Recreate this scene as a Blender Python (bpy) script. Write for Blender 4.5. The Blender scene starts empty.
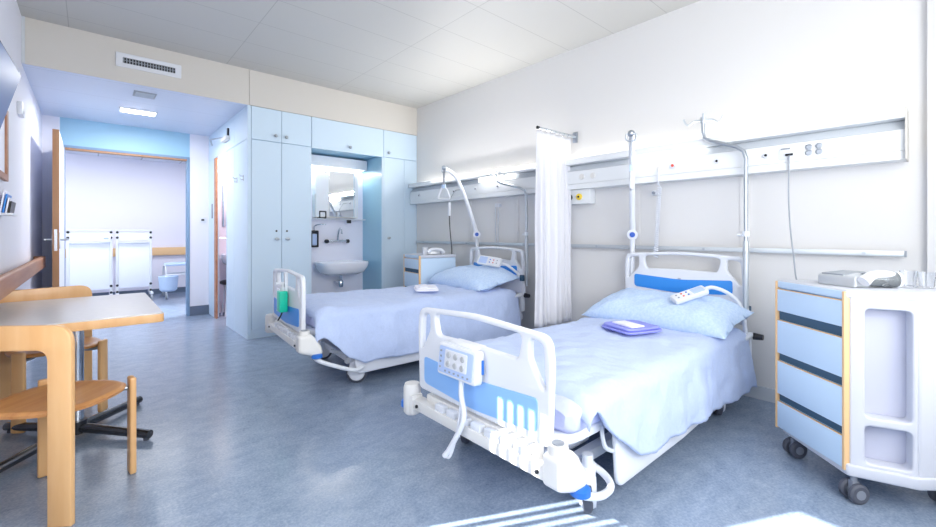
import bpy, bmesh, math, random
from mathutils import Vector, Matrix, Euler, noise
random.seed(4)
C = bpy.context.scene.collection
PI = math.pi
R = math.radians

# ------------------------------------------------------------------ materials
def lin(c):
    return tuple(((v/255.0)/12.92 if v/255.0 <= .04045 else ((v/255.0+.055)/1.055)**2.4) for v in c)
MATS = {}
def mat(name, rgb, rough=.5, metal=0., spec=.5, bump=0., bscale=60., var=0., vscale=8., emit=0., trans=0., coat=0., stretch=None, rgb2=None, sheen=0.):
    m = bpy.data.materials.new(name); m.use_nodes = True
    nt = m.node_tree; b = nt.nodes['Principled BSDF']
    col = lin(rgb) + (1,)
    b.inputs['Base Color'].default_value = col
    b.inputs['Roughness'].default_value = rough
    b.inputs['Metallic'].default_value = metal
    b.inputs['Specular IOR Level'].default_value = spec
    if coat: b.inputs['Coat Weight'].default_value = coat; b.inputs['Coat Roughness'].default_value = .12
    if sheen: b.inputs['Sheen Weight'].default_value = sheen
    if trans: b.inputs['Transmission Weight'].default_value = trans; b.inputs['IOR'].default_value = 1.4
    if emit:
        b.inputs['Emission Color'].default_value = col; b.inputs['Emission Strength'].default_value = emit
    tc = nt.nodes.new('ShaderNodeTexCoord')
    mp = nt.nodes.new('ShaderNodeMapping'); nt.links.new(tc.outputs['Object'], mp.inputs['Vector'])
    if stretch: mp.inputs['Scale'].default_value = stretch
    if var or rgb2:
        n = nt.nodes.new('ShaderNodeTexNoise'); n.inputs['Scale'].default_value = vscale; n.inputs['Detail'].default_value = 6
        nt.links.new(mp.outputs['Vector'], n.inputs['Vector'])
        rp = nt.nodes.new('ShaderNodeValToRGB')
        a = lin(rgb2) if rgb2 else tuple(x*(1-var) for x in col[:3])
        rp.color_ramp.elements[0].position = .32; rp.color_ramp.elements[1].position = .68
        rp.color_ramp.elements[0].color = a + (1,); rp.color_ramp.elements[1].color = col
        nt.links.new(n.outputs['Fac'], rp.inputs['Fac']); nt.links.new(rp.outputs['Color'], b.inputs['Base Color'])
    if bump:
        n = nt.nodes.new('ShaderNodeTexNoise'); n.inputs['Scale'].default_value = bscale; n.inputs['Detail'].default_value = 5
        nt.links.new(mp.outputs['Vector'], n.inputs['Vector'])
        bp = nt.nodes.new('ShaderNodeBump'); bp.inputs['Strength'].default_value = bump; bp.inputs['Distance'].default_value = .01
        nt.links.new(n.outputs['Fac'], bp.inputs['Height']); nt.links.new(bp.outputs['Normal'], b.inputs['Normal'])
    MATS[name] = m
    return m
def M(n): return MATS[n]
mat('wall_paint', (218,217,216), .75, bump=.04, bscale=140)
mat('left_wall_paint', (226,226,234), .75, bump=.04, bscale=140)
mat('cream_panel', (207,203,196), .6)
mat('corridor_paint', (232,230,240), .7)
mat('bath_tile', (222,214,222), .35)
mat('niche_tile', (232,232,244), .3)
mat('entry_ceiling', (206,214,230), .45)
mat('blue_cabinet', (202,221,236), .42, spec=.4)
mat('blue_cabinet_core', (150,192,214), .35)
mat('transom_blue', (152,194,218), .5)
mat('blue_edge', (120,150,180), .6)
mat('grey_base', (96,110,130), .6)
mat('white_plastic', (220,223,229), .35)
mat('white_metal', (222,226,232), .3)
mat('cream_plastic', (222,221,218), .4)
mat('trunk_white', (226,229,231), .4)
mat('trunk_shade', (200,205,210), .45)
mat('blue_panel', (52,140,222), .35)
mat('blue_panel_light', (140,186,240), .35)
mat('blue_plastic', (40,110,200), .35)
mat('blue_knob', (20,80,180), .35)
mat('chrome', (215,220,228), .18, metal=1)
mat('steel', (185,192,200), .32, metal=1)
mat('brushed', (200,206,210), .42, metal=.8)
mat('dark_metal', (52,54,60), .3, metal=.6)
mat('foot_steel', (92,94,100), .25, metal=.8)
mat('black_plastic', (24,26,32), .4)
mat('dark_gap', (52,84,108), .6)
mat('rubber', (78,82,94), .6)
mat('castor_grey', (128,134,146), .4)
mat('beech', (231,186,132), .38, rgb2=(220,168,110), vscale=5, stretch=(3,3,.35), coat=.25)
mat('beech_back', (206,148,86), .4, rgb2=(190,126,66), vscale=5, stretch=(.6,3,3), coat=.2)
mat('beech_seat', (208,152,92), .38, rgb2=(188,126,70), vscale=6, stretch=(4,.5,1), coat=.25)
mat('wood_rail', (176,128,98), .45, rgb2=(158,108,80), vscale=6, stretch=(3,.3,3))
mat('wood_edge', (184,138,98), .45, rgb2=(168,120,80), vscale=6, stretch=(3,3,.3))
mat('wood_strip', (230,190,140), .45)
mat('laminate', (206,203,199), .32, var=.06, vscale=40, coat=.15)
mat('mirror', (235,240,244), .02, metal=1)
mat('ceramic', (234,236,244), .12, coat=.4)
mat('duvet', (184,199,231), .85, bump=.45, bscale=30, var=.05, vscale=70, sheen=.1)
mat('sheet', (196,203,238), .85, bump=.5, bscale=18, var=.07, vscale=16)
mat('pillow', (200,218,242), .85, bump=.25, bscale=22, rgb2=(180,204,235), vscale=60)
mat('curtain', (226,226,231), .8, bump=.1, bscale=90)
mat('folder_blue', (142,148,226), .6)
mat('paper', (240,240,250), .7)
mat('green_bottle', (20,206,168), .3)
mat('nightstand_white', (200,203,212), .4)
mat('nightstand_inner', (192,195,212), .45)
mat('nightstand_blue', (196,218,238), .42)
mat('silver_plastic', (190,194,198), .3, metal=.3)
mat('grey_plastic', (150,156,164), .45)
mat('clear_glass', (250,252,255), .03, trans=1)
mat('clear_plastic', (235,244,250), .1, trans=.85)
mat('button_panel', (176,196,232), .4)
mat('tv_screen', (70,100,152), .42)  # reflected floor and room put into the screen's blue
mat('yellow', (236,206,70), .4)
mat('red', (216,84,64), .4)
mat('lamp_white', (255,250,240), .5, emit=5)
mat('lamp_strip', (255,251,244), .5, emit=1.5)
mat('lamp_cool', (235,242,255), .5, emit=7)
mat('toilet_dark', (36,40,52), .4)
mat('pale_blue_plastic', (190,212,240), .4)
mat('cart_white', (236,240,250), .4)

def floor_mat():
    m = bpy.data.materials.new('floor_linoleum'); m.use_nodes = True; nt = m.node_tree; b = nt.nodes['Principled BSDF']
    tc = nt.nodes.new('ShaderNodeTexCoord')
    def noi(s, d, st=(1,1,1), rot=0):
        mp = nt.nodes.new('ShaderNodeMapping'); mp.inputs['Scale'].default_value = st; mp.inputs['Rotation'].default_value = (0,0,rot)
        nt.links.new(tc.outputs['Object'], mp.inputs['Vector'])
        n = nt.nodes.new('ShaderNodeTexNoise'); n.inputs['Scale'].default_value = s; n.inputs['Detail'].default_value = d
        n.inputs['Distortion'].default_value = .6
        nt.links.new(mp.outputs['Vector'], n.inputs['Vector']); return n
    a = noi(9, 10, (1,1.5,1), .5); c = noi(90, 6); e = noi(1.6, 3)
    r1 = nt.nodes.new('ShaderNodeValToRGB'); r1.color_ramp.elements[0].position = .3; r1.color_ramp.elements[1].position = .72
    r1.color_ramp.elements[0].color = lin((116,133,156))+(1,); r1.color_ramp.elements[1].color = lin((152,167,187))+(1,)
    nt.links.new(a.outputs['Fac'], r1.inputs['Fac'])
    r2 = nt.nodes.new('ShaderNodeValToRGB'); r2.color_ramp.elements[0].position = .35; r2.color_ramp.elements[1].position = .7
    r2.color_ramp.elements[0].color = lin((112,129,152))+(1,); r2.color_ramp.elements[1].color = lin((162,175,193))+(1,)
    nt.links.new(c.outputs['Fac'], r2.inputs['Fac'])
    mx = nt.nodes.new('ShaderNodeMix'); mx.data_type = 'RGBA'; mx.inputs[0].default_value = .5
    nt.links.new(r1.outputs['Color'], mx.inputs[6]); nt.links.new(r2.outputs['Color'], mx.inputs[7])
    nt.links.new(mx.outputs[2], b.inputs['Base Color'])
    mr = nt.nodes.new('ShaderNodeMapRange'); mr.inputs[3].default_value = .19; mr.inputs[4].default_value = .23
    nt.links.new(e.outputs['Fac'], mr.inputs[0]); nt.links.new(mr.outputs[0], b.inputs['Roughness'])
    bp = nt.nodes.new('ShaderNodeBump'); bp.inputs['Strength'].default_value = .025; bp.inputs['Distance'].default_value = .01
    nt.links.new(a.outputs['Fac'], bp.inputs['Height']); nt.links.new(bp.outputs['Normal'], b.inputs['Normal'])
    b.inputs['Specular IOR Level'].default_value = .6
    MATS['floor'] = m
floor_mat()
def panel_mat(name, rgb, px, ox, py, oy, w=.008, dark=.62, rough=.5):
    """painted metal panels with thin joints on a regular grid (world metres)"""
    m = bpy.data.materials.new(name); m.use_nodes = True; nt = m.node_tree; b = nt.nodes['Principled BSDF']
    g = nt.nodes.new('ShaderNodeTexCoord'); s = nt.nodes.new('ShaderNodeSeparateXYZ'); nt.links.new(g.outputs['Object'], s.inputs[0])
    def line(sock, period, off):
        a = nt.nodes.new('ShaderNodeMath'); a.operation = 'ADD'; a.inputs[1].default_value = -off + period*100
        nt.links.new(sock, a.inputs[0])
        f = nt.nodes.new('ShaderNodeMath'); f.operation = 'MODULO'; f.inputs[1].default_value = period; nt.links.new(a.outputs[0], f.inputs[0])
        l = nt.nodes.new('ShaderNodeMath'); l.operation = 'LESS_THAN'; l.inputs[1].default_value = w; nt.links.new(f.outputs[0], l.inputs[0])
        return l
    l1 = line(s.outputs[0], px, ox); l2 = line(s.outputs[1], py, oy)
    mx = nt.nodes.new('ShaderNodeMath'); mx.operation = 'MAXIMUM'; nt.links.new(l1.outputs[0], mx.inputs[0]); nt.links.new(l2.outputs[0], mx.inputs[1])
    c = nt.nodes.new('ShaderNodeMix'); c.data_type = 'RGBA'
    c.inputs[6].default_value = lin(rgb)+(1,); c.inputs[7].default_value = tuple(v*dark for v in lin(rgb))+(1,)
    nt.links.new(mx.outputs[0], c.inputs[0]); nt.links.new(c.outputs[2], b.inputs['Base Color'])
    b.inputs['Roughness'].default_value = rough
    MATS[name] = m
panel_mat('ceiling_panels', (192,191,187), 1.21, 2.28, .47, 1.515, w=.006, dark=.72)
panel_mat('entry_panels', (206,214,230), 9., 5., .62, 5.1, w=.006, dark=.75, rough=.4)

# ------------------------------------------------------------------ geometry helpers
TMP = []
class G:
    def __init__(s): s.bm = bmesh.new()
    def _add(s, bm2, mtx=None):
        if mtx is not None: bmesh.ops.transform(bm2, matrix=mtx, verts=bm2.verts)
        me = bpy.data.meshes.new('tmp'); bm2.to_mesh(me); bm2.free(); s.bm.from_mesh(me); bpy.data.meshes.remove(me)
        return s
    def box(s, a, b, bev=0., seg=2, mtx=None):
        bm = bmesh.new()
        bmesh.ops.create_cube(bm, size=1)
        for v in bm.verts:
            v.co = Vector(((a[i]+b[i])/2 + v.co[i]*abs(b[i]-a[i]) for i in range(3)))
        if bev: bmesh.ops.bevel(bm, geom=bm.edges[:], offset=bev, segments=seg, affect='EDGES', profile=.6)
        return s._add(bm, mtx)
    def tube(s, pts, r, n=10, closed=False, cap=True, smooth=0):
        P = [Vector(p) for p in pts]
        if smooth: P = catmull(P, smooth, closed)
        rr = r if callable(r) else (lambda t: r)
        N = len(P); bm = bmesh.new(); rings = []
        tang = []
        for i in range(N):
            if closed: t = P[(i+1) % N]-P[(i-1) % N]
            else: t = P[min(i+1,N-1)]-P[max(i-1,0)]
            tang.append(t.normalized())
        u = tang[0].orthogonal().normalized()
        for i in range(N):
            t = tang[i]; u = (u - t*u.dot(t)).normalized(); w = t.cross(u); q = rr(i/max(N-1,1))
            rings.append([bm.verts.new(P[i] + (u*math.cos(2*PI*k/n) + w*math.sin(2*PI*k/n))*q) for k in range(n)])
        for i in range(N if closed else N-1):
            a = rings[i]; b = rings[(i+1) % N]
            for k in range(n): bm.faces.new((a[k], a[(k+1)%n], b[(k+1)%n], b[k]))
        if cap and not closed:
            bm.faces.new(rings[0][::-1]); bm.faces.new(rings[-1])
        bmesh.ops.recalc_face_normals(bm, faces=bm.faces)
        return s._add(bm)
    def cyl(s, p, q, r, n=18, r2=None):
        return s.tube([p, q], (lambda t: r if t < .5 else (r2 if r2 is not None else r)), n)
    def lathe(s, prof, c=(0,0,0), n=24, mtx=None):
        bm = bmesh.new(); rings = []
        for r, z in prof: rings.append([bm.verts.new((max(r,1e-4)*math.cos(2*PI*k/n), max(r,1e-4)*math.sin(2*PI*k/n), z)) for k in range(n)])
        for a, b in zip(rings, rings[1:]):
            for k in range(n): bm.faces.new((a[k], a[(k+1)%n], b[(k+1)%n], b[k]))
        bm.faces.new(rings[0][::-1]); bm.faces.new(rings[-1])
        bmesh.ops.recalc_face_normals(bm, faces=bm.faces)
        m = Matrix.Translation(c) @ (mtx if mtx is not None else Matrix())
        return s._add(bm, m)
    def sphere(s, c, r, sc=(1,1,1), n=16):
        bm = bmesh.new(); bmesh.ops.create_uvsphere(bm, u_segments=n, v_segments=n//2+2, radius=r)
        return s._add(bm, Matrix.Translation(c) @ Matrix.Diagonal((*sc,1)))
    def grid(s, fn, nu, nv, cu=False, cv=False):
        bm = bmesh.new()
        vs = [[bm.verts.new(fn(i/(nu if cu else nu-1), j/(nv if cv else nv-1))) for j in range(nv)] for i in range(nu)]
        for i in range(nu if cu else nu-1):
            for j in range(nv if cv else nv-1):
                bm.faces.new((vs[i][j], vs[(i+1)%nu][j], vs[(i+1)%nu][(j+1)%nv], vs[i][(j+1)%nv]))
        return s._add(bm)
    def plate(s, outline, holes=(), th=.02, bev=.004, mtx=None, res=2, cuts=None, post=None):
        cu = bpy.data.curves.new('c', 'CURVE'); cu.dimensions = '2D'; cu.fill_mode = 'BOTH'
        cu.extrude = max(th/2-bev, .0001); cu.bevel_depth = bev; cu.bevel_resolution = res; cu.offset = -bev
        for pl in [outline, *holes]:
            sp = cu.splines.new('POLY'); sp.points.add(len(pl)-1); sp.use_cyclic_u = True
            for p, q in zip(sp.points, pl): p.co = (q[0], q[1], 0, 1)
        o = bpy.data.objects.new('c', cu); C.objects.link(o)
        dg = bpy.context.evaluated_depsgraph_get(); dg.update()
        me = bpy.data.meshes.new_from_object(o.evaluated_get(dg))
        bm = bmesh.new(); bm.from_mesh(me); bpy.data.objects.remove(o); bpy.data.curves.remove(cu); bpy.data.meshes.remove(me)
        bmesh.ops.remove_doubles(bm, verts=bm.verts, dist=1e-5)
        if cuts:
            ax, vals = cuts
            no = Vector((1,0,0)) if ax == 0 else Vector((0,1,0))
            for v in vals:
                bmesh.ops.bisect_plane(bm, geom=bm.verts[:]+bm.edges[:]+bm.faces[:], plane_co=no*v, plane_no=no)
        if post:
            for v in bm.verts: v.co = post(v.co)
        return s._add(bm, mtx)
    def build(s, name, m, parent=None, loc=None, rot=None, sharp=38):
        bm = s.bm
        for f in bm.faces: f.smooth = True
        for e in bm.edges:
            if len(e.link_faces) == 2:
                if e.calc_face_angle(0) > R(sharp): e.smooth = False
            else: e.smooth = True
        me = bpy.data.meshes.new(name); bm.to_mesh(me); bm.free()
        me.materials.append(M(m) if isinstance(m, str) else m)
        o = bpy.data.objects.new(name, me); C.objects.link(o)
        if parent is not None: o.parent = parent
        if loc is not None: o.location = loc
        if rot is not None: o.rotation_euler = rot
        return o
def catmull(P, k, closed=False):
    out = []; n = len(P)
    for i in range(n if closed else n-1):
        p0 = P[(i-1)%n] if closed or i > 0 else P[0]*2-P[1]
        p1 = P[i]; p2 = P[(i+1)%n]; p3 = P[(i+2)%n] if closed or i+2 < n else P[n-1]*2-P[n-2]
        for j in range(k):
            t = j/k
            out.append(.5*((2*p1)+(p2-p0)*t+(2*p0-5*p1+4*p2-p3)*t*t+(3*p1-p0-3*p2+p3)*t**3))
    if not closed: out.append(P[-1])
    return out
def rpoly(pts, r=.02, n=5):
    out = []; N = len(pts)
    for i, p in enumerate(pts):
        rad = p[2] if len(p) > 2 else r
        p0 = Vector(pts[i-1][:2]); p1 = Vector(p[:2]); p2 = Vector(pts[(i+1)%N][:2])
        a = (p0-p1); b = (p2-p1); la = a.length; lb = b.length; a.normalize(); b.normalize()
        ang = a.angle(b); d = rad/math.tan(ang/2) if ang > 1e-3 else 0; d = min(d, la*.48, lb*.48)
        s, e = p1+a*d, p1+b*d
        if rad <= 0: out.append(tuple(p1)); continue
        for k in range(n+1):
            t = k/n; q = s*(1-t)**2 + p1*2*t*(1-t) + e*t*t
            out.append((q.x, q.y))
    return out
def rrect(x0, y0, x1, y1, r=.02, n=5): return rpoly([(x0,y0),(x1,y0),(x1,y1),(x0,y1)], r, n)
YZ = Matrix(((0,0,1,0),(1,0,0,0),(0,1,0,0),(0,0,0,1)))   # plate (a,b,th) -> y=a, z=b, x=th
XZ = Matrix(((1,0,0,0),(0,0,1,0),(0,1,0,0),(0,0,0,1)))   # plate -> x=a, z=b, y=th
def T(x, y, z): return Matrix.Translation((x,y,z))
def RZ(a): return Matrix.Rotation(a, 4, 'Z')
def tag(o, label, cat, group=None, kind=None):
    o['label'] = label; o['category'] = cat
    if group: o['group'] = group
    if kind: o['kind'] = kind
    return o
def thing(name, label, cat, loc=(0,0,0), rz=0., group=None):
    o = bpy.data.objects.new(name, None); C.objects.link(o); o.location = loc; o.rotation_euler = (0,0,rz)
    o.empty_display_size = .1
    return tag(o, label, cat, group)
def struct(name, g, m, parent=None, **k):
    o = g.build(name, m, parent, **k)
    if parent is None: o['kind'] = 'structure'
    return o
def copy_tree(o, parent=None, kids=None):
    if kids is None:
        kids = {}
        for x in bpy.data.objects:
            if x.parent: kids.setdefault(x.parent.name, []).append(x)
    c = o.copy(); C.objects.link(c)
    if parent is not None: c.parent = parent
    for ch in kids.get(o.name, []): copy_tree(ch, c, kids)
    return c

# ------------------------------------------------------------------ room shell
XL, XR, YB, YD, XC = -.42, 3.49, 5.04, 7.05, 1.276
HC, HS = 2.93, 2.545          # main ceiling, entry soffit
YN = -.75                     # window wall behind the camera
struct('floor', G().box((-3, YN-.1, -.1), (5, 11, 0)), 'floor')
struct('ceiling', G().box((XL-.15, YN-.1, HC), (XR+.15, YB+.1, HC+.1)), 'ceiling_panels')
struct('wall_right', G().box((XR, YN-.1, 0), (XR+.15, YD+.1, HC)), 'wall_paint')
struct('pillar_right', G().box((XR-.045, YN, 0), (XR, .085, HC), .004), 'wall_paint')
# left wall with one window (beside the table, outside the picture)
g = G()
WY0, WY1, WZ0, WZ1 = 1.2, 2.13, .35, 1.98
g.box((XL-.12, YN-.1, 0), (XL, WY0, HC)).box((XL-.12, WY1, 0), (XL, YD, HC)).box((XL-.12, WY0, 0), (XL, WY1, WZ0)).box((XL-.12, WY0, WZ1), (XL, WY1, HC))
struct('wall_left', g, 'left_wall_paint')
# unseen wall behind the camera, big window put in to light the room
g = G()
g.box((XL, YN-.12, 0), (XR, YN, .85)).box((XL, YN-.12, 2.65), (XR, YN, HC)).box((XL, YN-.12, .85), (-.1, YN, 2.65)).box((3.2, YN-.12, .85), (XR, YN, 2.65))
struct('wall_window', g, 'wall_paint')
g = G()
for x in (-.1, .98, 2.06, 3.14): g.box((x, YN-.1, .85), (x+.06, YN-.04, 2.65))
for z in (.85, 2.59): g.box((-.1, YN-.1, z), (3.2, YN-.04, z+.06))
struct('window_1', g, 'white_metal')
# bulkhead over cabinets and entry, with a joint and a corner strip
g = G()
g.box((XL+.02, YB, HS), (1.292, YB+.1, HC)).box((1.296, YB, HS), (XR, YB+.1, HC))
struct('wall_bulkhead', g, 'cream_panel')
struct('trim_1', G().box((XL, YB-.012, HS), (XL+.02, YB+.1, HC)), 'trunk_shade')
struct('ceiling_entry', G().box((XL, YB+.1, HS-.003), (XC+.03, YD, HS+.05)).box((XL, YB+.004, HS-.003), (XC, YB+.1, HS-.0005)), 'entry_panels')
# end wall of the entry: left return, transom, right panel, opening between
g = G()
g.box((XL, YD, 0), (-.27, YD+.12, HC)).box((1.045, YD, 0), (XR, YD+.12, HC)).box((-.27, YD, HS), (1.045, YD+.12, HC))
struct('wall_far', g, 'left_wall_paint')
g = G(); g.box((-.27, YD, 2.2), (1.045, YD+.05, HS))
struct('trim_2', g, 'transom_blue')
g = G()
g.box((-.262, YD-.01, 0), (-.225, YD+.12, 2.2), .004).box((1.012, YD-.01, 0), (1.045, YD+.12, 2.2), .004).box((-.262, YD-.01, 2.185), (1.045, YD+.12, 2.215), .004)
d1 = struct('door_1', g, 'blue_edge')
g = G(); g.box((-.225, YD, 2.165), (1.012, YD+.1, 2.185)); g.build('head_strip', 'wood_edge', d1)
# the open room door, standing along the left wall
LY = 5.8
g = G(); g.box((-.274, LY+.006, .01), (-.228, YD-.02, 2.17)); lf = g.build('door_leaf', 'cart_white', d1)
g = G(); g.box((-.275, LY, .01), (-.226, LY+.007, 2.17)); g.build('edge_band', 'wood_edge', lf)
g = G(); g.box((-.262, LY-.002, .98), (-.24, LY+.001, 1.19)); g.build('lock_plate', 'chrome', lf)
for sx in (-1, 1):
    x0 = -.251+sx*.024; g = G()
    g.cyl((x0, LY+.06, 1.09), (x0+sx*.05, LY+.06, 1.09), .011).tube([(x0+sx*.05, LY+.055, 1.09), (x0+sx*.055, LY+.075, 1.09), (x0+sx*.055, LY+.18, 1.09)], .011)
    g.box((x0-.002, LY+.04, 1.0), (x0+sx*.006, LY+.08, 1.16), .001)
    g.build('door_handle', 'steel', lf)
struct('baseboard_far', G().box((1.045, YD-.012, 0), (XC, YD, .13)), 'grey_base')
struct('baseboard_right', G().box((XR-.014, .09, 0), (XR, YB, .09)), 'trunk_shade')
# corridor beyond
struct('wall_corridor', G().box((-3, 10.0, 0), (5, 10.1, 2.7)), 'corridor_paint')
struct('wall_corridor_left', G().box((-3.1, YD+.12, 0), (-3, 10.0, 2.7)), 'corridor_paint')
struct('wall_corridor_right', G().box((5, YD+.12, 0), (5.1, 10.0, 2.7)), 'corridor_paint')
panel_mat('corridor_ceiling', (222,224,232), .6, .1, 9., 5., w=.02, dark=.6)
struct('ceiling_corridor', G().box((-3, YD+.12, 2.52), (5, 10.0, 2.6)), 'corridor_ceiling')
struct('baseboard_corridor', G().box((-3, 9.985, 0), (5, 10.0, .1)), 'grey_base')
# bathroom behind the blue side panel
struct('wall_bathroom', G().box((1.42, 5.62, 0), (3.2, 5.66, 2.4)).box((2.9, 5.66, 0), (2.94, YD-.02, 2.4)).box((1.33, YD-.03, 0), (2.94, YD-.001, 2.4)), 'bath_tile')
struct('ceiling_bathroom', G().box((1.335, 5.66, 2.4), (2.94, YD-.03, 2.44)), 'bath_tile')

# ------------------------------------------------------------------ blue built-in front
# side panel towards the entry with the bathroom doorway
OY0, OY1 = 5.98, 6.57
g = G()
g.box((XC, YB+.022, 0), (XC+.055, 5.60, 2.175)).box((XC, 5.605, 0), (XC+.055, OY0, 2.175)).box((XC, OY1+.10, 0), (XC+.055, YD, 2.175))
g.box((XC, YB+.022, 2.18), (XC+.055, 5.60, HS)).box((XC, 5.605, 2.18), (XC+.055, YD, HS))
struct('wall_bathroom_side', g, 'blue_cabinet')
g = G(); g.box((XC-.004, OY0-.02, 0), (XC+.06, OY0, 2.175))
d2 = struct('door_2', g, 'blue_cabinet')
g = G(); g.box((XC-.006, OY1, 0), (XC+.018, OY1+.10, 2.172)); g.build('wood_jamb', 'wood_rail', d2)
g = G(); g.box((XC-.012, OY1+.2, 1.36), (XC, OY1+.26, 1.56), .003); g.build('hinge', 'grey_plastic', d2)

def knob(parent, x, z, oval=False):
    g = G()
    if oval: g.lathe([(.004,0),(.008,-.012),(.022,-.02),(.022,-.03),(.012,-.036)], (x, YB-.0, z), 18, Matrix.Diagonal((1.15,1,.72,1)) @ Matrix.Rotation(-PI/2, 4, 'X'))
    else: g.lathe([(.006,0),(.007,-.012),(.017,-.02),(.019,-.028),(.010,-.036)], (x, YB, z), 18, Matrix.Rotation(-PI/2, 4, 'X'))
    g.build('knob', 'steel', parent)
def dlock(parent, x, z):
    G().cyl((x, YB+.002, z), (x, YB-.004, z), .011).build('lock', 'dark_metal', parent)
def cdoor(parent, x0, x1, z0, z1, name='door', m='blue_cabinet'):
    return G().box((x0+.002, YB-.02+.02, z0+.002), (x1-.002, YB+.02, z1-.002), .0015, 1).build(name, m, parent)
BG = 'built-in blue cupboards along the back wall'
t = thing('wardrobe', 'pale blue two-door wardrobe with cupboards on top, left of the sink', 'wardrobe', (0,0,0))
G().box((XC+.058, YB+.021, 0), (1.975, YB+.55, HS-.003)).build('body', 'blue_cabinet_core', t)
G().box((XC, YB, 0), (1.312, YB+.02, HS-.002), .001, 1).build('end_stile', 'blue_cabinet', t)
G().box((1.314, YB+.004, 0), (1.975, YB+.02, .1)).build('plinth', 'blue_cabinet', t)
for x0, x1, kx in ((1.314, 1.632, 1.575), (1.632, 1.975, 1.69)):
    d = cdoor(t, x0, x1, .1, 2.178); knob(d, kx, 1.088, True); dlock(d, kx, 1.178)
    d = cdoor(t, x0, x1, 2.18, HS-.002, 'top_door'); knob(d, kx-.012, 2.247)
t = thing('overhead_cabinet', 'pale blue cupboard above the sink niche', 'cabinet', (0,0,0))
G().box((1.98, YB+.021, 2.19), (2.95, YB+.55, HS-.003)).build('body', 'blue_cabinet_core', t)
d = cdoor(t, 1.977, 2.95, 2.172, HS-.002); knob(d, 2.459, 2.238)
t = thing('wardrobe', 'narrow pale blue wardrobe right of the sink niche, in the room corner', 'wardrobe', (0,0,0))
G().box((2.925, YB+.021, 0), (XR-.002, YB+.56, HS-.003)).build('body', 'blue_cabinet_core', t)
d = cdoor(t, 2.955, 3.275, .1, 2.178); knob(d, 3.02, 1.089, True)
cdoor(t, 3.275, XR-.002, .1, 2.178, 'filler_panel')
d = cdoor(t, 2.952, XR-.002, 2.18, HS-.002, 'top_door'); knob(d, 3.02, 2.238)
G().box((2.927, YB, 0), (2.953, YB+.02, 2.17)).build('stile', 'blue_cabinet', t)
G().box((2.955, YB+.004, 0), (XR-.002, YB+.02, .1)).build('plinth', 'blue_cabinet', t)
NB = 5.58
struct('wall_niche', G().box((1.976, NB, 0), (2.925, NB+.03, 2.19)), 'niche_tile')

# coat hooks on the blue side panel
hk = None
for i, y in enumerate((5.48, 5.2)):
    g = G(); g.box((XC-.004, y-.012, 1.735), (XC, y+.012, 1.80), .001)
    g.tube([(XC-.004, y, 1.785), (XC-.03, y, 1.785), (XC-.045, y, 1.80)], .005).tube([(XC-.004, y, 1.75), (XC-.025, y, 1.745), (XC-.03, y, 1.76)], .004)
    tag(g.build('coat_hook', 'steel'), ['small metal coat hook on the blue side panel, the one nearer the bathroom door', 'small metal coat hook on the blue side panel, the one nearer the wardrobe corner'][i], 'hook', 'coat hooks on the blue panel')
# door closer over the bathroom doorway
t = thing('door_closer', 'pale door closer with arm above the bathroom doorway', 'door closer', (0,0,0))
G().box((XC-.05, 5.80, 2.29), (XC, 6.06, 2.34), .008).build('body', 'cream_plastic', t)
G().tube([(XC-.03, 5.98, 2.345), (XC-.12, 6.3, 2.352), (XC-.04, 6.62, 2.345)], .009).build('arm', 'steel', t)
G().box((XC-.02, 5.85, 2.345), (XC, 5.89, 2.44), .004).build('bracket', 'black_plastic', t)
# light switch
t = thing('light_switch', 'small white switch plate on the wall panel beside the room door', 'switch', (1.2, YD, 1.34))
G().box((-.04, -.01, -.04), (.04, 0, .04), .003).build('plate', 'white_plastic', t)
G().box((-.018, -.014, -.01), (.018, -.008, .016), .002).build('rocker', 'dark_metal', t)

# ------------------------------------------------------------------ sink niche
t = thing('washbasin', 'white wall-hung washbasin in the blue niche', 'washbasin', (2.5, NB, .76))
def basin(u, v):
    a = 2*PI*u; e = 1/2.8; ca, sa = math.cos(a), math.sin(a)
    bx = .335*abs(ca)**(2/3.2)*(1 if ca >= 0 else -1); by = .235*abs(sa)**(2/3.2)*(1 if sa >= 0 else -1)
    prof = [(.30,-.155),(.62,-.15),(.84,-.12),(.96,-.06),(1.0,-.012),(1.0,.012),(.97,.02),(.90,.018),(.84,-.01),(.72,-.07),(.45,-.10),(.02,-.105)]
    k = v*(len(prof)-1); i = min(int(k), len(prof)-2); f = k-i
    s = prof[i][0]*(1-f)+prof[i+1][0]*f; z = prof[i][1]*(1-f)+prof[i+1][1]*f
    yy = by*s - .24 + (1-s)*.05*(1 if z < 0 else 0)
    return Vector((bx*s, min(yy, -.003), z))
g = G(); g.grid(basin, 48, 34, cu=True); g.build('basin', 'ceramic', t)
g = G(); g.cyl((0,-.2,-.15), (0,-.2,-.26), .018).lathe([(.028,0),(.034,.02),(.034,.07),(.024,.09)], (0,-.2,-.32), 18)
g.tube([(0,-.2,-.30), (0,-.12,-.31), (0,-.003,-.27)], .016); g.build('trap', 'chrome', t)
t = thing('wall_faucet', 'chrome wall-mounted mixer tap above the washbasin', 'faucet', (2.52, NB, 1.045))
g = G(); g.cyl((-.13,-.05,0), (.13,-.05,0), .018)
for s in (-1,1): g.cyl((s*.075,0,0), (s*.075,-.05,0), .022)
g.build('body', 'chrome', t)
for s in (-1,1): G().lathe([(.02,0),(.026,.01),(.026,.04),(.016,.05)], (s*.125,-.05,0), 14, Matrix.Rotation(s*PI/2, 4, 'Y')).build('handle', 'dark_metal', t)
G().tube([(0,-.06,.01), (0,-.08,.1), (0,-.12,.17), (0,-.17,.16), (0,-.19,.10)], .010, smooth=5).build('spout', 'chrome', t)
t = thing('mirror_cabinet', 'white mirrored cabinet on the wall above the washbasin', 'mirror cabinet', (0, NB, 0))
G().box((2.19,-.12,1.36), (2.79,0,2.0), .004).build('body', 'cream_plastic', t)
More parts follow.
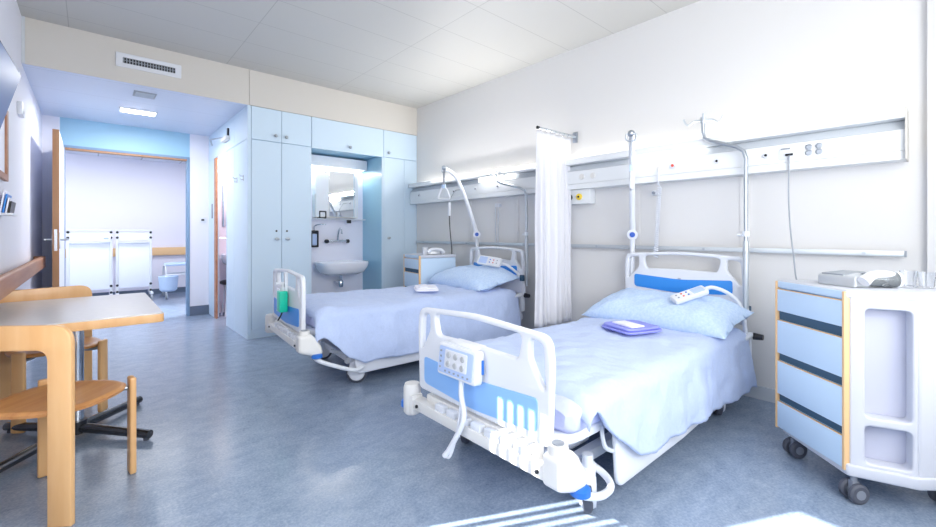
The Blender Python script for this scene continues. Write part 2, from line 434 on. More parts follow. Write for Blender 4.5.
G().box((2.375,-.126,1.375), (2.735,-.121,1.985), .001, 1).build('mirror', 'mirror', t)
G().box((2.20,-.126,1.375), (2.365,-.121,1.985), .001, 1).build('side_door', 'white_plastic', t)
G().box((2.742,-.124,1.375), (2.782,-.121,1.985), .001, 1).build('side_strip', 'white_plastic', t)
g = G().cyl((2.325,-.126,1.96), (2.325,-.135,1.96), .008); g.build('knob', 'dark_metal', t)
t = thing('niche_light', 'white box lamp above the mirror cabinet in the niche', 'lamp', (0, NB, 0))
G().box((2.0,-.16,2.03), (2.91,0,2.165), .006).build('housing', 'white_plastic', t)
G().box((2.05,-.15,2.022), (2.86,-.03,2.03)).build('diffuser', 'lamp_strip', t)
t = thing('glass_shelf', 'narrow glass shelf under the mirror cabinet', 'shelf', (0, NB, 0))
G().box((2.0,-.135,1.335), (2.9,0,1.347), .002).build('shelf_board', 'white_plastic', t)
G().box((2.63,-.14,1.29), (2.68,-.1,1.334), .003).build('cup_clip', 'black_plastic', t)
t = thing('cup_holder', 'small square black-framed holder standing on the shelf beside the mirror', 'holder', (2.285, NB-.09, 1.3475))
G().plate(rrect(-.05,0,.05,.10,.012), [rrect(-.032,.018,.032,.082,.008)], .08, .003, XZ).build('frame', 'dark_metal', t)
G().lathe([(.024,0),(.027,.06),(.024,.06),(.021,.004)], (0,0,.019), 14).build('cup', 'clear_plastic', t)
t = thing('soap_dispenser', 'wall dispenser with lever arm at the left of the niche', 'dispenser', (2.205, NB, 1.08))
G().plate(rrect(-.05,-.11,.05,.11,.015), [rrect(-.035,-.09,.035,.07,.01)], .07, .004, T(0,-.036,0) @ XZ).build('frame', 'dark_metal', t)
G().box((-.032,-.06,-.085), (.032,-.005,.066), .006).build('bottle', 'button_panel', t)
G().tube([(0,-.04,.11), (0,-.06,.17), (.05,-.14,.19), (.1,-.17,.185)], .007, smooth=4).build('lever', 'chrome', t)

# ------------------------------------------------------------------ things on bulkhead / entry ceiling
t = thing('air_vent', 'long white ventilation grille on the bulkhead', 'vent', (.425, YB, 2.743))
G().plate(rrect(-.25,-.064,.25,.064,.004), [rrect(-.20,-.026,.20,.026,.002)], .014, .003, T(0,-.0071,0) @ XZ).build('frame', 'white_plastic', t)
G().box((-.205,-.004,-.03), (.205,-.001,.03)).build('backing', 'dark_metal', t)
g = G()
for k in range(19): g.box((-.197+k*.022,-.011,-.027), (-.189+k*.022,-.004,.027))
g.box((-.2,-.012,-.002), (.2,-.006,.002)); g.build('slats', 'grey_plastic', t)
t = thing('ceiling_vent', 'small grey grille in the entry ceiling', 'vent', (.41, 5.35, HS))
G().box((-.09,-.1,-.012), (.09,.1,0), .003).build('frame', 'grey_plastic', t)
g = G()
for k in range(6): g.box((-.075,-.08+k*.028,-.016), (.075,-.066+k*.028,-.011))
g.build('slats', 'steel', t)
t = thing('ceiling_light', 'slim white lit lamp in the entry ceiling', 'ceiling light', (.41, 6.1, HS))
G().box((-.17,-.09,-.02), (.17,.09,0), .004).build('frame', 'white_metal', t)
G().box((-.155,-.075,-.026), (.155,.075,-.019), .002).build('diffuser', 'lamp_white', t)

# ------------------------------------------------------------------ left wall items
t = thing('television', 'dark wall television tilted down on the left wall', 'television', (-.275, 3.30, 2.0), R(-2))
tv = Matrix.Rotation(R(14.5), 4, 'Y')
G().box((-.03,-.78,-.44), (.0,.0,.0), .006, 2, tv).build('housing', 'black_plastic', t)
G().box((.0,-.775,-.43), (.002,-.008,-.008), 0, 2, tv).build('screen', 'tv_screen', t)
G().box((-.144,-.45,-.30), (-.09,-.3,-.2), .004).build('wall_bracket', 'dark_metal', t)
t = thing('notice_board', 'white notice board with wooden frame on the left wall under the television', 'board', (XL, 3.78, 1.72))
G().plate(rrect(-.32,-.23,.32,.23,.004), [rrect(-.25,-.19,.25,.19,.002)], .02, .002, T(.0101,0,0) @ YZ).build('frame', 'wood_rail', t)
G().box((.001,-.255,-.195), (.009,.255,.195)).build('sheet', 'paper', t)
t = thing('brochure_rack', 'small wall rack with striped leaflets on the left wall', 'rack', (XL, 3.88, 1.33))
G().box((0,-.11,-.07), (.012,.11,.06), .003).box((.012,-.11,-.07), (.07,.11,-.055), .003).build('holder', 'white_plastic', t)
for k, m in enumerate(('paper', 'blue_panel', 'paper', 'black_plastic')):
    G().box((.018+k*.012,-.095,-.055), (.026+k*.012,.095,.085-k*.02), .001, 1, Matrix.Rotation(R(8), 4, 'Y')).build('leaflet', m, t)
t = thing('thermostat', 'small white square control box high on the left wall', 'thermostat', (XL, 4.82, 2.12))
G().box((0,-.075,-.05), (.03,.075,.05), .006).build('case', 'white_plastic', t)
G().box((.03,-.05,-.02), (.033,.05,.03), .002).build('face', 'cream_plastic', t)
t = thing('handrail', 'brown wooden handrail along the left wall', 'handrail', (XL, 0, .868))
G().box((.045, 3.0, -.06), (.085, 6.05, .055), .014, 3).build('rail', 'wood_rail', t)
for y in (3.3, 4.5, 5.85): G().cyl((0,y,-.01), (.047,y,-.01), .02).build('bracket', 'dark_metal', t)
G().box((0, 6.02, -.06), (.084, 6.06, .055), .008).build('end_return', 'wood_rail', t)

# ------------------------------------------------------------------ corridor things
CY = 9.35
def cart(x0, x1, label):
    t = thing('screen_trolley', label, 'trolley', ((x0+x1)/2, CY, 0), 0, 'white panelled trolleys in the corridor')
    w = (x1-x0)/2
    for s in (-1,1):
        G().box((s*w-.02,-.02,.1), (s*w+.02,.02,1.2), .006).build('post', 'white_metal', t)
        g = G().cyl((s*w,-.25,.055), (s*w,.25,.055), .001, 6); 
        G().box((s*w-.02,-.24,.1), (s*w+.02,.24,.14), .006).build('foot', 'white_metal', t)
        for q in (-1,1):
            G().cyl((s*w-.014,q*.2,.05), (s*w+.014,q*.2,.05), .05, 16).build('castor', 'grey_plastic', t)
        g = G()
        for z in (1.17, 1.08, .27, .16): G().sphere((s*w,-.022,z), .02, (1,.5,1), 10).build('bolt', 'dark_metal', t)
    G().box((-w+.02,-.012,.22), (w-.02,.012,.985), .004).build('lower_panel', 'cart_white', t)
    G().box((-w+.02,-.012,1.03), (w-.02,.012,1.17), .004).build('upper_panel', 'cart_white', t)
    G().box((-w+.02,-.05,.985), (w-.02,.05,1.01), .004).box((-w-.02,-.03,1.19), (w+.02,.03,1.215), .006).build('rails', 'white_metal', t)
    return t
cart(-.265, .265, 'white panelled trolley in the corridor carrying a small box, nearer the door hinge')
cart(.345, .80, 'white panelled trolley in the corridor beside the commode chair')
t = thing('glove_box', 'small white box on the left corridor trolley shelf', 'box', (.2, CY-.03, 1.0105))
G().box((-.06,-.04,0), (.06,.03,.10), .004).build('carton', 'paper', t)
G().box((-.03,-.043,.05), (.03,-.039,.07)).build('print', 'button_panel', t)
t = thing('corridor_handrail', 'wooden handrail board on the corridor wall', 'handrail', (0, 10.0, .81))
G().box((-2.9,-.06,-.075), (4.9,-.02,.075), .012).build('rail', 'wood_strip', t)
for x in (-2, 0, 1.3, 3): G().box((x-.02,-.02,-.03), (x+.02,0,.03)).build('bracket', 'steel', t)
t = thing('commode_stool', 'pale blue wheeled commode stool with bucket in the corridor', 'commode stool', (1.2, 9.3, 0))
G().plate(rrect(-.21,-.2,.21,.2,.14), [rrect(-.09,-.1,.09,.1,.08)], .05, .02, T(0,0,.60)).build('seat', 'pale_blue_plastic', t)
G().lathe([(.10,0),(.13,.03),(.15,.26),(.14,.27)], (-.16,-.12,.13), 20).build('bucket', 'pale_blue_plastic', t)
g = G()
for sx in (-1,1): g.tube([(sx*.2,-.2,.1),(sx*.2,-.18,.5),(sx*.2,-.12,.575),(sx*.2,.12,.575),(sx*.2,.18,.5),(sx*.2,.2,.1)], .014).tube([(sx*.2,-.2,.2),(sx*.2,.2,.2)], .013)
g.tube([(-.2,-.19,.42),(.2,-.19,.42)], .013).tube([(-.2,.19,.42),(.2,.19,.42)], .013)
g.build('frame', 'white_metal', t)
for sx in (-1,1):
    for sy in (-1,1): G().cyl((sx*.2-.014,sy*.2,.055), (sx*.2+.014,sy*.2,.055), .055, 16).build('castor', 'grey_plastic', t)

# ------------------------------------------------------------------ bathroom things (glimpsed through the doorway)
BW = YD-.03
t = thing('bathroom_mirror', 'tall mirror on the bathroom wall', 'mirror', (1.50, BW, 1.55))
G().box((-.06,-.02,-.3), (.15,0,.3), .003).build('glass', 'mirror', t)
t = thing('wall_lamp', 'small lit lamp on the bathroom wall above the mirror', 'lamp', (1.44, BW, 2.0))
G().box((-.05,-.03,-.1), (.05,0,.1), .005).build('base', 'white_metal', t)
G().box((-.045,-.09,-.09), (.045,-.03,.09), .012).build('shade', 'lamp_white', t)
t = thing('bathroom_basin', 'small white basin on the bathroom wall', 'washbasin', (1.62, BW, .84))
G().grid(lambda u, v: Vector((basin(u,v).x*.7, basin(u,v).y*.85, basin(u,v).z)), 40, 30, cu=True).build('basin', 'ceramic', t)
G().cyl((0,-.15,-.14), (0,-.15,-.3), .02).tube([(0,-.15,-.3),(0,-.08,-.32),(0,-.002,-.3)], .016).build('trap', 'chrome', t)
t = thing('stool', 'toilet with dark seat in the bathroom, simplified to a round stool', 'stool', (1.5, 6.72, 0))  # stands for the toilet with a dark seat
G().lathe([(.13,0),(.15,.015),(.15,.04),(.12,.055),(.02,.058)], (0,0,.44), 28).build('seat', 'toilet_dark', t)
for k in range(4):
    a = PI/4+k*PI/2; G().tube([(.09*math.cos(a),.09*math.sin(a),.445),(.15*math.cos(a),.15*math.sin(a),0)], .012).build('leg', 'white_metal', t)
t = thing('towel_bar', 'chrome towel bar on the bathroom wall', 'towel bar', (1.5, BW, 1.08))
G().tube([(-.14,0,0),(-.14,-.06,0),(.05,-.06,0)], .01).build('bar', 'chrome', t)

# ------------------------------------------------------------------ table
t = thing('dining_table', 'rectangular table with grey top, beech edge and single steel column', 'table', (-.055, 3.29, 0))
TH = .73; hx, hy = .352, .525
ol = rpoly([(-hx,-hy),(hx,-hy),(hx,hy),(-hx,hy)], .03)
G().plate(rpoly([(-hx+.004,-hy+.004),(hx-.004,-hy+.004),(hx-.004,hy-.004),(-hx+.004,hy-.004)], .028), (), .006, .001, T(0,0,TH-.003)).build('laminate_top', 'laminate', t)
G().plate(ol, (), .042, .003, T(0,0,TH-.0265)).build('edge_board', 'beech', t)
G().cyl((0,0,.075), (0,0,TH-.05), .03, 24).build('column', 'chrome', t)
G().box((-.2,-.2,TH-.056), (.2,.2,TH-.0475), .002).build('mounting_plate', 'dark_metal', t)
g = G()
for sx, sy in ((1,-1),(1,1),(-1,1),(-1,-1)):
    fm = 'foot_steel'
    g = G(); g.tube([(.0,.0,.05), (sx*.15,sy*.16,.042), (sx*.305,sy*.335,.032)], lambda q: .027-.004*q, 14)
    l = g.build('foot', fm, t)
    G().cyl((sx*.29,sy*.318,.0), (sx*.29,sy*.318,.018), .014).build('glide', 'rubber', l)
G().cyl((0,0,.02), (0,0,.09), .045, 20).build('hub', 'dark_metal', t)

# ------------------------------------------------------------------ chairs (bent-plywood back frame, round seat)
def make_chair(label, loc, rz):
    t = thing('wooden_chair', label, 'chair', loc, rz, 'beech plywood chairs at the table')
    hw = .225; top = .79
    out = rpoly([(-hw,0,.004),(-hw,top,.075),(hw,top,.075),(hw,0,.004),(hw-.088,0,.004),(hw-.088,top-.098,.045),(-hw+.088,top-.098,.045),(-hw+.088,0,.004)], n=8)
    def bend(c):
        z = c.y; q = max(0., (z-.42)/.34)
        return Vector((c.x, c.y, c.z - .02*q*q - .012*q*(1-(c.x/hw)**2)))
    G().plate(out, (), .024, .005, T(0,-.195,0) @ XZ).build('back_frame', 'beech', t)
    def seat(u, v):
        a = 2*PI*u; rr = .222
        prof = [(0,-.006),(.6,-.004),(.93,.0),(1.0,-.008),(.985,-.020),(.6,-.026),(0,-.026)]
        k = v*6; i = min(int(k),5); f = k-i
        s = prof[i][0]*(1-f)+prof[i+1][0]*f; z = prof[i][1]*(1-f)+prof[i+1][1]*f
        ca, sa = math.cos(a), math.sin(a); e = 2/2.6
        return Vector((rr*s*abs(ca)**e*(1 if ca>=0 else -1), rr*.93*s*abs(sa)**e*(1 if sa>=0 else -1)+.012, .442+z))
    g = G(); g.grid(seat, 48, 25, cu=True); g.build('seat', 'beech_seat', t)
    for s in (-1,1):
        ang = s*R(45)
        g = G(); g.plate(rpoly([(-.034,0),(.034,0),(.032,.46),(-.032,.46)], .01), (), .026, .008, T(s*.19,.185,0) @ RZ(-ang+PI/2*0) @ XZ)
        g.build('leg', 'beech', t)
        G().tube([(s*.178,.172,.412),(s*.13,.13,.405),(s*.10,.09,.416)], .011, smooth=4).build('bracket', 'steel', t)
        G().tube([(s*.181,-.185,.425),(s*.15,-.15,.408),(s*.11,-.10,.416)], .011, smooth=4).build('bracket', 'steel', t)
    return t
ch = make_chair('beech plywood chair at the near side of the table, seen from behind', (-.112, 2.585, 0), R(-37))
c2 = copy_tree(ch); c2.location = (-.165, 3.785, 0); c2.rotation_euler = (0,0,R(180+13))
c2['label'] = 'beech chair behind the table, facing it, its backrest rising over the tabletop'

# ------------------------------------------------------------------ beds
def board(z0, z1, w, parent, name, inlay_m, thick=.034, head=False):
    """plastic end board in local (y, z) with one long slot and two corner grips"""
    h = w/2; zt = z1
    out = rpoly([(-h+.012,z0,.03),(h-.012,z0,.03),(h,z1-.12,.2),(h-.012,zt-.012,.075),(0,zt+.012,1.5),(-h+.012,zt-.012,.075),(-h,z1-.12,.2)], n=8)
    sl = rpoly([(-.285,zt-.028,.03),(0,zt-.014,1.),(.285,zt-.028,.03),(.262,zt-.128,.03),(0,zt-.122,1.),(-.262,zt-.128,.03)], n=6)
    gr = [rpoly([(s*.325,zt-.034,.02),(s*(h-.042),zt-.045,.035),(s*(h-.032),zt-.215,.014),(s*(h-.05),zt-.205,.02),(s*.325,zt-.115,.04)][::s], n=5) for s in (1,-1)]
    b = G().plate(out, [sl, *gr], thick, .012, YZ, res=3).build(name, 'white_plastic', parent)
    pz0, pz1 = (zt-.30, zt-.185) if head else (z0+.022, z0+.168)
    pw = .365 if not head else .36
    p = rpoly([(-pw,pz0+.02,.03),(0,pz0-.004,1.2),(pw,pz0+.02,.03),(pw,pz1+.006,.02),(0,pz1-.016,1.2),(-pw,pz1+.006,.02)], n=6)
    G().plate(p, (), .006, .002, T(-thick/2-.001,0,0) @ YZ).build('inlay', inlay_m, b)
    G().box((-thick/2-.004,-.012,pz1-.012), (-thick/2,.012,pz1-.004), .001).build('clip', 'steel', b)
    return b
def make_bed(label, loc, rz, dz, bx, L=2.1, yaw=R(33), inlay='blue_panel_light', inlay_h='blue_panel'):
    t = thing('hospital_bed', label, 'bed', loc, rz, 'hospital beds')
    W = .86
    # chassis on the floor
    g = G()
    for s in (-1,1): g.box((bx+.22, s*.30-.025, .135), (bx+1.80, s*.30+.025, .185), .008)
    for x in (.28, 1.72): g.box((bx+x-.03,-.36,.13), (bx+x+.03,.36,.18), .008)
    g.build('chassis', 'white_metal', t)
    for x in (.28, 1.72):
        for s in (-1,1):
            px, py = bx+x, s*.385
            W_ = T(px, py, 0) @ RZ(yaw)
            c = G().plate(rpoly([(-.075,.075),(-.05,.16),(.0,.20),(.05,.19),(.07,.13),(.045,.05),(-.02,.035)], .03), (), .062, .014, W_ @ XZ, res=2).cyl((px,py,.16), (px,py,.235), .022).build('castor_fork', 'white_plastic', t)
            G().lathe([(.02,-.02),(.066,-.021),(.08,-.013),(.08,.013),(.066,.021),(.02,.02)], (0,0,0), 28, W_ @ T(0,0,.0805) @ Matrix.Rotation(PI/2, 4, 'X')).build('wheel', 'rubber', c)
            G().lathe([(.004,-.036),(.055,-.034),(.062,-.02),(.062,.02),(.055,.034),(.004,.036)], (0,0,0), 24, W_ @ T(0,0,.0805) @ Matrix.Rotation(PI/2, 4, 'X')).build('wheel_disc', 'white_plastic', c)
    # lifting columns
    for x in (.42, 1.58):
        g = G(); g.box((bx+x-.08,-.26,.17), (bx+x+.08,.26,.30+dz), .03, 3).box((bx+x-.06,-.2,.28), (bx+x+.06,.2,.365+dz), .02, 2)
        g.build('lift_column', 'white_plastic', t)
    # lying surface frame, rounded at the foot end
    ro = rpoly([(.03,-.44,.14),(L-.05,-.44,.03),(L-.05,.44,.03),(.03,.44,.14)], n=8)
    ri = rpoly([(.085,-.385,.1),(L-.105,-.385,.02),(L-.105,.385,.02),(.085,.385,.1)], n=8)
    g = G(); g.plate(ro, [ri], .042, .012, T(0,0,.362+dz))
    for k in range(9): g.box((.2+k*.2,-.39,.365+dz), (.27+k*.2,.39,.372+dz))
    g.build('deck_frame', 'white_metal', t)
    # crossbar under the foot board with bumpers
    g = G(); g.box((-.05,-.42,.256+dz), (.015,.43,.308+dz), .010).box((-.012,-.36,.30+dz), (.03,.36,.345+dz), .01)
    cb = g.build('foot_crossbar', 'cream_plastic', t)
    for k in range(7): G().box((-.045,-.33+k*.085,.305+dz), (-.012,-.265+k*.085,.338+dz), .008).build('cover_rib', 'white_plastic', cb)
    for y in (-.39, .385): G().cyl((-.058,y,.282+dz), (-.05,y,.282+dz), .008, 12).build('screw_cap', 'dark_metal', cb)
    b = G().lathe([(.036,0),(.045,.012),(.045,.135),(.038,.155),(.02,.16)], (-.02,.475,.215+dz), 22).box((-.055,.42,.225+dz), (.01,.475,.325+dz), .01).build('bumper', 'cream_plastic', t)
    G().lathe([(.02,0),(.03,.01),(.03,.035),(.02,.045)], (-.03,.512,.235+dz), 18).build('roller', 'blue_plastic', b)
    prof = rpoly([(-.055,.36),(.03,.37),(.06,.34),(.105,.27),(.115,.225),(.08,.20),(-.02,.235),(-.055,.25)], .022)
    b = G().plate(prof, (), .092, .020, T(0,-.455,dz) @ XZ, res=3).cyl((-.005,-.45,.33+dz), (-.005,-.45,.392+dz), .042, 24, .036).build('bumper', 'cream_plastic', t)
    G().lathe([(.0,0),(.012,.0),(.022,.003),(.022,.006),(.012,.004)], (-.005,-.45,.39+dz), 16).build('pole_socket', 'grey_plastic', b)
    G().lathe([(.028,-.0),(.038,.006),(.038,.026),(.028,.032)], (.07,-.492,.195+dz), 22).build('roller', 'blue_plastic', b)
    # foot pedal tube
    q = bx*.9
    g = G(); g.tube([(.05,-.455,.215+dz),(.10,-.49,.18+dz*.8),(.2+q,-.50,.145),(.29+q,-.485,.14),(.335+q,-.42,.15),(.31+q,-.34,.18),(.22+q,-.29,.22),(.12+q,-.28,.25)], .015, 12, smooth=6)
    g.build('pedal_bar', 'white_metal', t)
    # folded side rails
    for s in (-1,1):
        p = rpoly([(.345,.36,.02),(.37,.09,.05),(1.0,.10,.09),(1.72,.15,.05),(1.75,.36,.02)], n=6)
        r = G().plate(p, (), .024, .010, T(0,s*.462,0) @ XZ, res=3).build('side_rail', 'white_plastic', t)
        G().tube([(.30,s*.44,.36),(.285,s*.45,.33),(.30,s*.455,.28),(.35,s*.458,.25)], .009, 8, smooth=5).build('release_handle', 'trunk_shade', r)
    # end boards
    fb = board(.36+dz, .785+dz, W, t, 'foot_board', inlay)
    hb = board(.52+dz*.3, 1.0, .90, t, 'head_board', inlay_h, head=True)
    hb.location = (L, 0, 0)
    # head corner sockets and clamps
    for s in (-1,1):
        g = G(); g.tube([(L-.20,s*.46,.45+dz),(L-.06,s*.475,.47+dz),(L-.01,s*.47,.46+dz)], .02, 12).box((L-.07,s*.45-.03,.30+dz), (L-.02,s*.45+.03,.47+dz), .01)
        k = g.build('pole_holder', 'white_metal', t)
        G().cyl((L-.03,s*.49,.46+dz), (L-.03,s*.545,.46+dz), .024, 14, .018).build('clamp_knob', 'black_plastic', k)
        G().box((L-.055,s*.455-.02,.60+dz), (L-.02,s*.455+.02,.66+dz), .006).build('clamp', 'dark_gap', k)
        G().box((L-.13,s*.44-.022,.20+dz), (L-.05,s*.44+.022,.33+dz), .01).build('hinge_plate', 'white_plastic', k)
    g = G(); g.box((L-.02,-.4,.2+dz), (L+.03,.4,.26+dz), .01).box((L-.01,-.3,.2+dz), (L+.02,-.24,.6+dz), .006).box((L-.01,.24,.2+dz), (L+.02,.3,.6+dz), .006); g.build('head_crossbar', 'white_metal', t)
    # mattress in a wrinkled fitted sheet
    def mtr(u, v):
        a = 2*PI*v; x = .075+(L-.15)*u
        ca, sa = math.cos(a), math.sin(a); e = .32
        y = .452*abs(ca)**e*(1 if ca>=0 else -1); z = .437+dz+.064*abs(sa)**e*(1 if sa>=0 else -1)
        k = min(1, u/.03, (1-u)/.03); k = math.sqrt(max(0, 1-(1-k)**2))
        n = noise.noise(Vector((x*9, y*9, z*14+dz*50)))*.014 + noise.noise(Vector((x*20, y*16, z*26)))*.008
        return Vector((x, y*(.93+.07*k)+n*.6, .437+dz+(z-.437-dz)*(.6+.4*k)+n*.5*(1 if sa > -.3 else .2)))
    g = G(); g.grid(mtr, 90, 60, cv=True)
    bmesh.ops.holes_fill(g.bm, edges=[e for e in g.bm.edges if e.is_boundary], sides=0)
    g.build('mattress', 'sheet', t)
    return t
def make_duvet(label, loc, rz, dz, hem_near, hem_far, seed, x0=.07, x1=2.0):
    hw = .462; zt = .525+dz
    S = .86
    def fn(u, v):
        x = x0+(x1-x0)*u
        s = (v-.5)*2
        hn, hf = hem_near(x), hem_far(x)
        sgn = -1 if s < 0 else 1
        drop = hn if s < 0 else hf
        tot = hw + max(drop, .02)
        d = abs(s)*tot
        r = .055
        if d <= hw-r: y, z = d, 0.
        else:
            q = d-(hw-r); arc = r*PI/2
            if q < arc: a = q/r; y, z = hw-r+(r+.022*a/(PI/2))*math.sin(a), -r*(1-math.cos(a))
            else:
                q -= arc; y, z = hw+.022+(.10+.06*max(0,x-1.4))*q+.010*math.sin(q*9), -r-q
                y += (.007*math.sin(x*11+seed)+.004*math.sin(x*27+seed*2))*min(1, q/.16) + .02*noise.noise(Vector((x*5+seed, q*2, 3)))*min(1, q/.1)
        p = Vector((x*3.2+seed, sgn*y*3.2, z*3))
        n = .014*noise.noise(p) + .010*noise.noise(p*3.1) + .006*noise.noise(Vector((x*26+sgn*y*9, sgn*y*11, z*12))) + .003*noise.noise(Vector((x*60-sgn*y*20, sgn*y*25, z*30)))
        fall = 0
        fe = (x-x0)
        if fe < .10: fall = -.06*(1-math.sqrt(max(0, 1-(1-fe/.10)**2)))
        if x1-x < .10: fall -= .02*(1-(x1-x)/.10)**2
        crown = .012*(1-min(1,(y/hw))**2)
        return Vector((x + n*.4, sgn*y + (n*.9 if abs(y) > hw-.03 else 0), zt+z+n*(1 if z > -.05 else .3)+fall+crown))
    g = G(); g.grid(fn, 120, 110)
    o = g.build('duvet', 'duvet', loc=loc, rot=(0,0,rz), sharp=80)
    so = o.modifiers.new('thickness', 'SOLIDIFY'); so.thickness = .016; so.offset = -1
    return tag(o, label, 'duvet', 'duvets')
def make_pillow(label, bl, brz, cx, cy, lx, ly, h, zb, rot, seed):
    def fn(u, v):
        a, b = u*2-1, None
        # closed cross section along v: top then bottom
        if v < .5: b = 1-4*v; sg = 1
        else: b = -1+4*(v-.5); sg = -1
        th = max(0., (1-abs(a)**4))**.6*max(0., (1-abs(b)**3.2))**.5
        k = 1-.07*(1-a*a)*0
        px = lx/2*b*(1-.05*(1-abs(a))) ; py = ly/2*a*(1-.05*(1-abs(b)))
        n = .020*noise.noise(Vector((px*5+seed, py*5, sg))) + .013*noise.noise(Vector((px*13, py*11+seed, sg*2))) + .005*noise.noise(Vector((px*34, py*26+seed, sg*2)))
        n += .006*abs(a)**2*math.sin(b*9+seed)*(1-abs(b))
        z = (h*.62*th if sg > 0 else -h*.38*th*.55) + n*th**.5
        return Vector((px, py + n*.3, z))
    g = G(); g.grid(fn, 60, 80, cv=True)
    bmesh.ops.remove_doubles(g.bm, verts=g.bm.verts, dist=.0005)
    mt = T(*bl) @ RZ(brz) @ T(cx, cy, zb) @ rot
    o = g.build('pillow', 'pillow', sharp=120); o.matrix_world = mt
    return tag(o, label, 'pillow', 'pillows')

B1, R1, D1 = (1.275, 1.388, 0), R(-.6), 0.
B2, R2, D2 = (1.165, 3.455, 0), R(-4.4), .075
bed1 = make_bed('white hospital bed in the foreground with a control panel on its foot board', B1, R1, D1, 0.)
bed2 = make_bed('white hospital bed farther back, green bottle hanging on its foot board', B2, R2, D2, .13, L=2.15, yaw=R(-24), inlay='blue_panel')
def ramp(x, pts):
    for (a, b), (c, d) in zip(pts, pts[1:]):
        if x <= c: return b+(d-b)*max(0, (x-a)/(c-a))
    return pts[-1][1]
make_duvet('white-blue duvet spread on the foreground bed', B1, R1, D1, lambda x: ramp(x, [(0,.03),(.2,.03),(.26,.12),(.48,.30),(.6,.315),(1.1,.325),(1.6,.345),(2.0,.34)]), lambda x: ramp(x, [(0,.06),(.3,.2),(1.7,.26)]), 1.3, x0=.13)
make_duvet('white duvet with draped side on the farther bed', B2, R2, D2, lambda x: ramp(x, [(0,.15),(.12,.16),(.3,.33),(.42,.40),(.55,.385),(1.3,.41),(2.0,.44)]), lambda x: ramp(x, [(0,.1),(.3,.25),(1.7,.28)]), 7.7, x0=.06, x1=2.03)
make_pillow('large pale blue patterned pillow on the foreground bed', B1, R1, 1.79, .0, .54, .99, .215, .575, Matrix.Rotation(R(-10), 4, 'Y'), 2.)
make_pillow('pale blue pillow on the farther bed', B2, R2, 1.84, .02, .54, .92, .215, .66, Matrix.Rotation(R(-10), 4, 'Y'), 9.)

# folded gowns
def folded(name, label, loc, rz, m1, m2, s=(.36,.24), cat='gown'):
    t = thing(name, label, cat, loc, rz)
    for k in range(2):
        q = 1-.08*k
        g = G(); sx, sy = s[0]/2*q, s[1]/2*q
        def fn(u, v, sx=sx, sy=sy, k=k):
            a = 2*PI*u; ca, sa = math.cos(a), math.sin(a); e = .28
            pr = [(0,0),(.97,0),(1,.006),(.97,.013),(0,.015)]
            w = v*4; i = min(int(w),3); f = w-i; r = pr[i][0]*(1-f)+pr[i+1][0]*f; z = pr[i][1]*(1-f)+pr[i+1][1]*f
            x = sx*r*abs(ca)**e*(1 if ca>=0 else -1); y = sy*r*abs(sa)**e*(1 if sa>=0 else -1)
            return Vector((x+.004*k, y, k*.0145+z+.003*noise.noise(Vector((x*20,y*20,k)))))
        g.grid(fn, 40, 13, cu=True); g.build('folded_layer', m1, t)
    G().box((-s[0]*.36,-s[1]*.05,.029), (s[0]*.28,s[1]*.30,.040), .005).build('sheet', m2, t)
    return t
folded('folded_gown', 'folded violet-blue gown with white paper on the foreground bed', (2.55,1.33,.55), R(70), 'folder_blue', 'paper', (.27,.29))
folded('folded_towel', 'white folded cloth on the farther bed', (2.36,3.26,.625), R(60), 'paper', 'paper', (.3,.22), 'towel')

# ------------------------------------------------------------------ bed accessories
# control unit hung on the foot board of the foreground bed
t = thing('bed_control_panel', 'white control panel with round buttons hung on the foreground foot board', 'control panel', (1.215, 1.435, .51))
tilt = Matrix.Rotation(R(6), 4, 'Y')
G().plate(rrect(-.128,0,.128,.142,.016), (), .046, .008, tilt @ T(0,0,0) @ YZ).build('housing', 'white_plastic', t)
G().plate(rrect(-.11,.012,.118,.128,.01), (), .003, .001, tilt @ T(-.024,0,0) @ YZ).build('membrane', 'button_panel', t)
G().plate(rrect(-.075,.038,.075,.118,.008), (), .003, .001, tilt @ T(-.0262,0,0) @ YZ).build('key_field', 'white_plastic', t)
for r_ in range(2):
    for c_ in range(3):
        G().lathe([(.012,0),(.014,.003),(.011,.006)], (0,0,0), 14, tilt @ T(-.0275,-.047+c_*.047,.058+r_*.038) @ Matrix.Rotation(-PI/2, 4, 'Y')).build('button', 'silver_plastic', t)
g = G()
for c_ in range(4): g.box((-.0285,.098,.03+c_*.024), (-.0255,.108,.038+c_*.024), 0, 1, tilt)
for c_ in range(6): g.box((-.0285,-.09+c_*.03,.02), (-.0255,-.08+c_*.03,.027), 0, 1, tilt)
g.build('indicator_keys', 'grey_plastic', t)
G().box((.0,-.09,.138), (.085,.09,.15), .004).build('hook', 'white_plastic', t)
G().box((.018,-.134,.045), (.028,-.126,.105), .002).build('side_clip', 'blue_plastic', t)
G().tube([(.0,-.02,.005),(-.01,-.03,-.06),(-.015,-.05,-.16),(-.03,.02,-.30),(-.04,.05,-.345)], .012, 10, smooth=6).tube([(-.04,.05,-.345),(-.03,.02,-.335),(-.015,-.01,-.22),(-.005,-.02,-.1)], .006, 8, smooth=6).build('cable', 'white_plastic', t)

